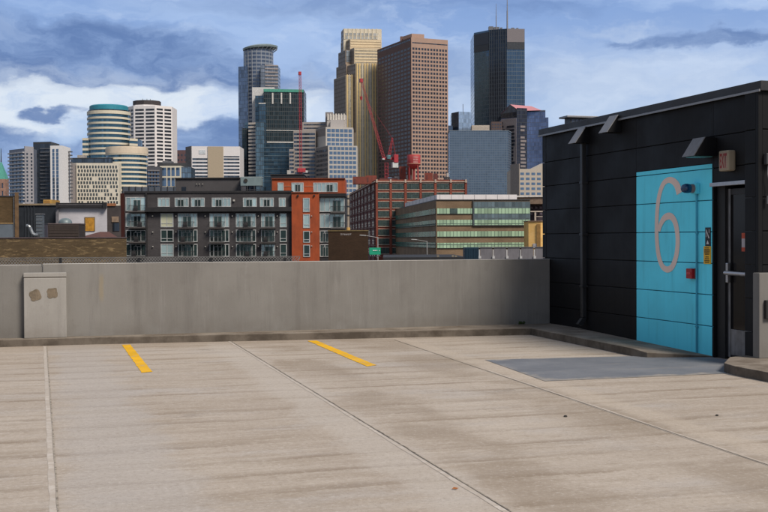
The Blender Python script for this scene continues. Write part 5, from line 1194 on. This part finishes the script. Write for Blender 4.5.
# ---- brown brick box with lettering, slim chimney, highway sign
b = Bld('brown_box_building', 'windowless dark brown brick box building with worn white wall lettering', 'building', [(328.2, 190), (368.3, 189)], 10, taper=True)
bb = brick('box_brown_brick', (.045, .026, .016), (.06, .034, .02), (.05, .035, .025), .35, .12, .9, .12); z2 = b.z(231.2, 348); b.mass('wall', bb, 0, z2); b.mass('coping', plain('box_coping', (.16, .115, .05)), z2, b.z(230.2, 348), None, .12)
mb = MB(); rnd = random.Random(6)
for k in range(9):
    x = 340.8+1.2*k; h = rnd.uniform(1.2, 2.0); y = 233.8+abs(k-4)*-.08
    b.slab(mb, 0, b.hit(x)[0], b.hit(x+rnd.uniform(.35, .8))[0], b.z(y+h, x), b.z(y, x), .02, 0)
    if k % 2 == 0: b.slab(mb, 0, b.hit(x)[0]-.05, b.hit(x+1.)[0], b.z(y+.5, x), b.z(y, x), .024, 0)
mb.build('worn_lettering', plain('worn_white_paint', (.26, .235, .23), .8), b.root)
p = at(348.3, 240, 196); chn = empty('slim_chimney', (p.x, p.y, G), 'slim pale pipe chimney with tan foot rising behind the brown box building', 'chimney')
mb = MB(); mb.tube((0, 0, at(348, 232, 196).z-G-4), (0, 0, at(348, 195, 196).z-G), .24, .22, 10); mb.build('flue', plain('flue_grey', (.30, .25, .20), .6, .1, .3, 1.), chn, smooth=True)
mb = MB(); mb.tube((0, 0, 0), (0, 0, at(348, 227.5, 196).z-G), .34, .34, 10); mb.build('foot', plain('flue_tan', (.50, .30, .09)), chn, smooth=True)
for y in (199, 207, 216): q = MB(); z = at(348, y, 196).z-G; q.tube((0, 0, z), (0, 0, z+.22), .30, n=10); q.build('collar', M['dkmetal'], chn)
p = at(375, 240, 150); sg = empty('highway_sign', (p.x, p.y, G), 'green highway sign with white lettering on a grey gantry post', 'sign')
def face_box(root, n, mt, xa, xb, yt, yb, d_, th=.1, parent=None):
    p, q = at(xa, yb, d_)-root.location, at(xb, yt, d_)-root.location; f_ = Vector((fw.x, fw.y)); A = Vector((p.x, p.y)); Bq = Vector((q.x, q.y))
    return MB().prism([A, Bq, Bq+f_*th, A+f_*th], p.z, q.z).build(n, mt, parent or root)
pn = face_box(sg, 'panel', plain('sign_green', (.01, .30, .17), .5, 0, .05), 369.4, 380.6, 247.6, 254.6, 150)
wl_ = plain('sign_white_paint', (.62, .66, .62), .5)
for (xa, xb, y) in ((372.8, 374.2, 250), (374.5, 376.2, 250), (376.6, 377.4, 250), (379, 379.8, 250.2)): face_box(sg, 'lettering', wl_, xa, xb, y, y+.9, 149.95, .03, pn)
for x in (370.4, 372.4, 374.6, 377.4, 379.5): face_box(sg, 'lamp', M['alu'], x-.35, x+.35, 255, 256, 149, .5)
face_box(sg, 'post', M['galv'], 376.6, 377.5, 254.7, 300, 150.2, .3); face_box(sg, 'catwalk', M['dkmetal'], 369, 381, 256, 256.6, 149.2, .8)
def street_lamp(x, y, d_, label, arm=-1):
    p = at(x, 240, d_); rt = empty('street_lamp', (p.x, p.y, G), label, 'street lamp', 'street lamps by the highway'); z = at(x, y, d_).z-G
    MB().tube((0, 0, 0), (0, 0, z), .13, .07, 8).build('pole', plain('lamp_pole', (.36, .35, .34), .5, .3), rt, smooth=True)
    e = r0*arm; MB().tube((0, 0, z-.1), (e.x*1.9, e.y*1.9, z+.25), .05, .04, 6).build('arm', _mc['lamp_pole'], rt)
    MB().tube((e.x*1.7, e.y*1.7, z+.2), (e.x*2.6, e.y*2.6, z+.28), .10, .06, 8).build('lamp_head', _mc['lamp_pole'], rt)
street_lamp(427, 241, 190, 'grey street lamp standing in front of the brown office with green bands'); street_lamp(377.8, 237, 165, 'grey street lamp just above the green highway sign')
# ---- road viaduct deck edge, dark screen fence and blue container in front of the brown office
b = Bld('screen_fence', 'row of dark grey screen panels with white posts beyond the parapet', 'fence', [(478.5, 100), (556, 100)], .3)
pg = plain('screen_grey', (.15, .142, .155), .7, 0, .15, 1.5)
xs_ = [478.6, 492.3, 506, 519.6, 533.4, 547.2]
for k, x in enumerate(xs_):
    b.pstrip('panel', pg, 0, x+1.7, x+13.6, 247.4, 262, .05, .1); b.pstrip('post', plain('screen_post', (.45, .44, .44)), 0, x+.2, x+1.3, 249.5+.0, 262, .1, .1); b.pstrip('post_foot', _mc['screen_post'], 0, x-.1, x+2.3, 256, 258.5, .2, .1)
b.pstrip('rail', pg, 0, 478.6, 556, 246.8, 247.5, .12, .1)
b = Bld('blue_container', 'dark blue metal container left of the grey screen panels', 'container', [(464.8, 104), (478.7, 104)], 2.4)
bm_ = plain('container_blue', (.012, .035, .06), .5, .1, .2, 1); z2 = b.z(247.4, 471); z3 = b.z(262, 471); MB().prism(b.poly(), z3, z2).build('box', bm_, b.root)
for k in range(8): b.pstrip('corrugation', bm_, 0, 465.4+1.7*k, 466.1+1.7*k, 248, 262, .06, .02)
MB().prism([q*1 for q in b.poly()], 0, z3-.002).build('stand', M['dkmetal'], b.root)
b = Bld('flat_black_roof', 'low black flat roof edge along the foot of the brown office', 'building', [(383, 140), (466, 140)], 25); b.mass('wall', plain('black_roof_wall', (.02, .02, .023), .8), 0, b.z(257.2, 430))
for (x, y) in ((437, 255), (455, 255.6), (452, 255)): b.pstrip('roof_vent', plain('roof_vent_tan', (.2, .17, .13)), 0, x, x+2.2, y, 257.4, -.5, 1)
# ---- low buildings at left
b = Bld('long_brick_building', 'long low brown brick building with mottled wall and dark coping', 'building', [(-40, 118), (126.5, 121)], 15, taper=True)
lb_ = brick('mottled_brick', (.088, .06, .033), (.125, .085, .045), (.09, .07, .05), .45, .13, .9, .6, .53, .64, (.34, .24, .125)); z2 = b.z(238.2, 60); b.mass('wall', lb_, 0, z2); b.mass('coping', plain('plum_coping', (.085, .06, .065), .6), z2, b.z(237.2, 60), None, .12)
b = Bld('old_brick_building', 'old brown brick building with tall corner pier at the left edge', 'building', [(-30, 170), (18.8, 172)], 8, taper=True)
ob2 = brick('old_brown_brick', (.075, .048, .022), (.10, .062, .03), (.09, .07, .05), .4, .13, .9, .3); z2 = b.z(196.6, 5); b.mass('wall', ob2, 0, z2); b.mass('coping', M['dkmetal'], z2, b.z(195.6, 5), None, .15)
b.pstrip('corner_pier', plain('pier_tan_brick', (.13, .078, .04), .9, 0, .25, 1.5), 0, 15.2, 19, 192.5, 245, .6); b.pstrip('rendered_base', plain('grey_render', (.10, .12, .145), .8, 0, .15, .5), 0, -30, 13.6, 224.3, 245, .15); b.pstrip('downpipe', M['galv'], 0, 13.8, 14.8, 197, 245, .35); b.pstrip('wall_line', plain('tan_wall_line', (.2, .13, .06)), 0, -30, 13.6, 222.6, 224.1, .2)
b = Bld('dark_blue_building', 'dark navy metal clad building between the old brick and white buildings', 'building', [(19, 182), (57.5, 182)], 8, taper=True)
nv = plain('navy_cladding', (.022, .027, .036), .6, .1, .2, .8); z2 = b.z(205.4, 38); b.mass('wall', nv, 0, z2); b.pstrip('roof_edge', plain('tan_roof_edge', (.25, .19, .12)), 0, 19, 57.3, 203.6, 205.3, .25)
for x in (25, 28, 31, 34): b.pstrip('cladding_rib', plain('navy_rib', (.035, .042, .055)), 0, x, x+.6, 206, 240, .12)
s = sub_mass(b, 'roof_hut', plain('ochre_hut', (.42, .24, .06)), [(43.6, 190), (51.7, 190)], 5, 199.6, 47); s.pstrip('hut_panel', plain('ochre_panel', (.32, .16, .04)), 0, 45, 50, 200.6, 203.4, .06)
s = sub_mass(b, 'roof_light', plain('teal_rooflight', (.02, .14, .11), .4), [(50, 188), (56.5, 188)], 3, 203.8, 53)
b = Bld('vent_shaft', 'upright ribbed grey duct standing before the navy building', 'duct', [(36.2, 150), (42.3, 150)], 1); dm_ = plain('duct_grey', (.12, .14, .16), .5, .3, .2, 2); z2 = b.z(214.6, 39); b.mass('shaft', dm_, 0, z2); b.mass('cap', M['galv'], z2, z2+.15, None, .12)
for k in range(6): b.pstrip('rib', M['galv'], 0, 36.1, 42.4, 217+3.4*k, 217.4+3.4*k, .06)
p = at(31, 240, 148); dt = empty('curved_duct', (p.x, p.y, G), 'curved pale grey duct bending down behind the long brick building', 'duct'); mb = MB(); pts = [at(x, y, 148)-dt.location for x, y in ((26.5, 226), (28.5, 225.8), (30.2, 227.5), (31.2, 230.5), (32.5, 233.5), (35, 235), (38, 235.2))]
for p_, q_ in zip(pts, pts[1:]): mb.tube(p_, q_, .22, n=8)
dk_ = mb.build('duct', plain('duct_pale', (.20, .215, .23), .4, .4), dt, smooth=True); q = MB(); q.tube((pts[-1].x, pts[-1].y, 0), tuple(pts[-1]), .2, n=8); q.build('stand', M['dkmetal'], dt)
b = Bld('white_building', 'white painted building with black cornice and ochre boarded window', 'building', [(57.6, 175), (107.3, 176)], 8, taper=True)
z2 = b.z(203.5, 80); b.mass('wall', brick('white_painted_brick', (.50, .48, .51), (.54, .52, .55), (.44, .42, .45), .4, .13, .8, .12, light=(.42, .40, .42)), 0, z2); b.pstrip('cornice', plain('black_cornice', (.014, .013, .015), .6), 0, 57, 107, 203, 207.4, .7); b.pstrip('cornice_line', plain('cornice_line', (.16, .15, .16)), 0, 57, 107, 204.6, 205.1, .78)
b.pstrip('shaded_side_strip', plain('white_shade', (.14, .135, .15)), 0, 56.4, 59, 207, 245, .4)  # grey strip painted as the shaded side of the white building
fw_ = b.pstrip('boarded_window', plain('window_surround', (.16, .11, .05)), 0, 84.8, 95.2, 217, 231, .12); b.pstrip('board', plain('ochre_board', (.40, .19, .02), .7, 0, .35, 2), 0, 85.6, 94.4, 218, 231, .16, .1, fw_)
b.pstrip('cornice_bracket', _mc['black_cornice'], 0, 103.5, 107.2, 202.4, 208, .9); b.pstrip('cornice_bracket', _mc['black_cornice'], 0, 57, 59.5, 202.4, 208, .9)
p = at(65.5, 240, 150); dm = empty('roof_ventilator', (p.x, p.y, G), 'low rounded grey roof ventilator in front of the white wall', 'vent'); mb = MB(); z = at(65, 223, 150).z-G; mb.lathe((0, 0, z), [(.9, -.5), (.86, .1), (.75, .38), (.45, .58), (.01, .66)], 20); mb.build('dome', plain('vent_grey', (.16, .20, .21), .5, .2), dm, smooth=True); q = MB(); q.tube((0, 0, 0), (0, 0, z-.5), .6, n=12); q.build('stack', M['dkmetal'], dm)
b = Bld('louvred_plant_box', 'dark brown louvred rooftop plant box in front of the white building', 'plant box', [(44.8, 137), (48.2, 134), (78.8, 135)], 3)
z2 = b.z(224.3, 60, 1); b.mass('box', plain('plant_brown', (.034, .024, .02), .8, 0, .2, 1.5), 0, z2); b.strip('pale_side', plain('plant_side', (.17, .13, .135), .8), 0, 0, b.L(0)-.05, 0, z2-.03, .03); b.mass('lid', plain('plant_lid', (.10, .075, .075)), z2, z2+.12, None, .06)
for k in range(7): b.pstrip('louvre', plain('plant_louvre', (.05, .036, .03)), 1, 48.6, 78.4, 226+1.6*k, 226.7+1.6*k, .05)
b = Bld('low_red_roof', 'low dull red hipped roof in front of the white building', 'roof', [(79, 140), (118, 142)], 8, taper=True)
z2 = b.z(237.5, 98); b.mass('wall', plain('red_roof_wall', (.10, .075, .07)), 0, z2); P = b.poly(); zr = b.z(231.6, 98); c1 = P[0].lerp(P[1], .38)+Vector((fw.x, fw.y))*3; c2 = P[0].lerp(P[1], .62)+Vector((fw.x, fw.y))*3
mb = MB(); mb.add([(*q, z2+.01) for q in P]+[(*c1, zr), (*c2, zr)], [(0, 1, 5, 4), (1, 2, 5), (2, 3, 4, 5), (3, 0, 4)]); mb.build('roof', plain('dull_red_roof', (.095, .042, .034), .85, 0, .2, .8), b.root)
b = Bld('tan_grey_building', 'small dark and tan building between the white building and the orange end wall', 'building', [(107.0, 180), (121.0, 180)], 8, taper=True)
b.mass('wall', plain('tan_grey_wall', (.06, .05, .05), .85, 0, .3, .6), 0, b.z(205.6, 114)); b.pstrip('orange_top', plain('tan_orange', (.30, .12, .05)), 0, 107.6, 116, 203.4, 206, .2); b.pstrip('tan_panel', plain('tan_panel', (.24, .17, .12)), 0, 112, 119, 216.5, 222, .15); b.pstrip('dark_opening', WIN, 0, 113, 119.5, 223, 231, .1)
# ---- chain link fence just beyond the parapet
b = Bld('chain_link_fence', 'grey chain link fence with a dark posts beyond the parapet at left', 'fence', [(-60, 46), (300, 47)], .05)
b.root.location.z = G
za, zb = b.z(264.5, 40), b.z(258, 40); a_, e_, n_ = b.frame(0); L = b.L(0); wm_ = plain('fence_wire', (.18, .175, .17), .6, .1)
mb = MB(); pit = .115; hgt = zb-za; n = int(L/pit)
for k in range(0, n+1):
    for sgn in (1, -1):
        x0 = k*pit; x1 = min(max(x0+hgt*.9*sgn, 0), L)
        p0, p1 = a_+e_*x0, a_+e_*x1; wv_ = .015
        mb.add([(*(p0-e_*wv_), za), (*(p0+e_*wv_), za), (*(p1+e_*wv_), zb), (*(p1-e_*wv_), zb)], [(0, 1, 2, 3)])
mb.build('mesh', wm_, b.root)
b.strip('top_rail', wm_, 0, 0, L, zb, zb+.02, .01, .01)
for x in (-20, 60.5, 139, 211, 285): b.pstrip('post', plain('fence_post_dark', (.015, .015, .017)), 0, x-1.2, x+1.2, 257.8, 268, .05, .05)
b.strip('base_wall', plain('fence_base', (.16, .15, .14)), 0, 0, L, 0, za, .1, .25)

scene.view_settings.view_transform = 'Standard'; scene.view_settings.look = 'None'; scene.view_settings.exposure = 0
scene.render.engine = 'CYCLES'; scene.cycles.max_bounces = 4; scene.cycles.diffuse_bounces = 2; scene.cycles.glossy_bounces = 3
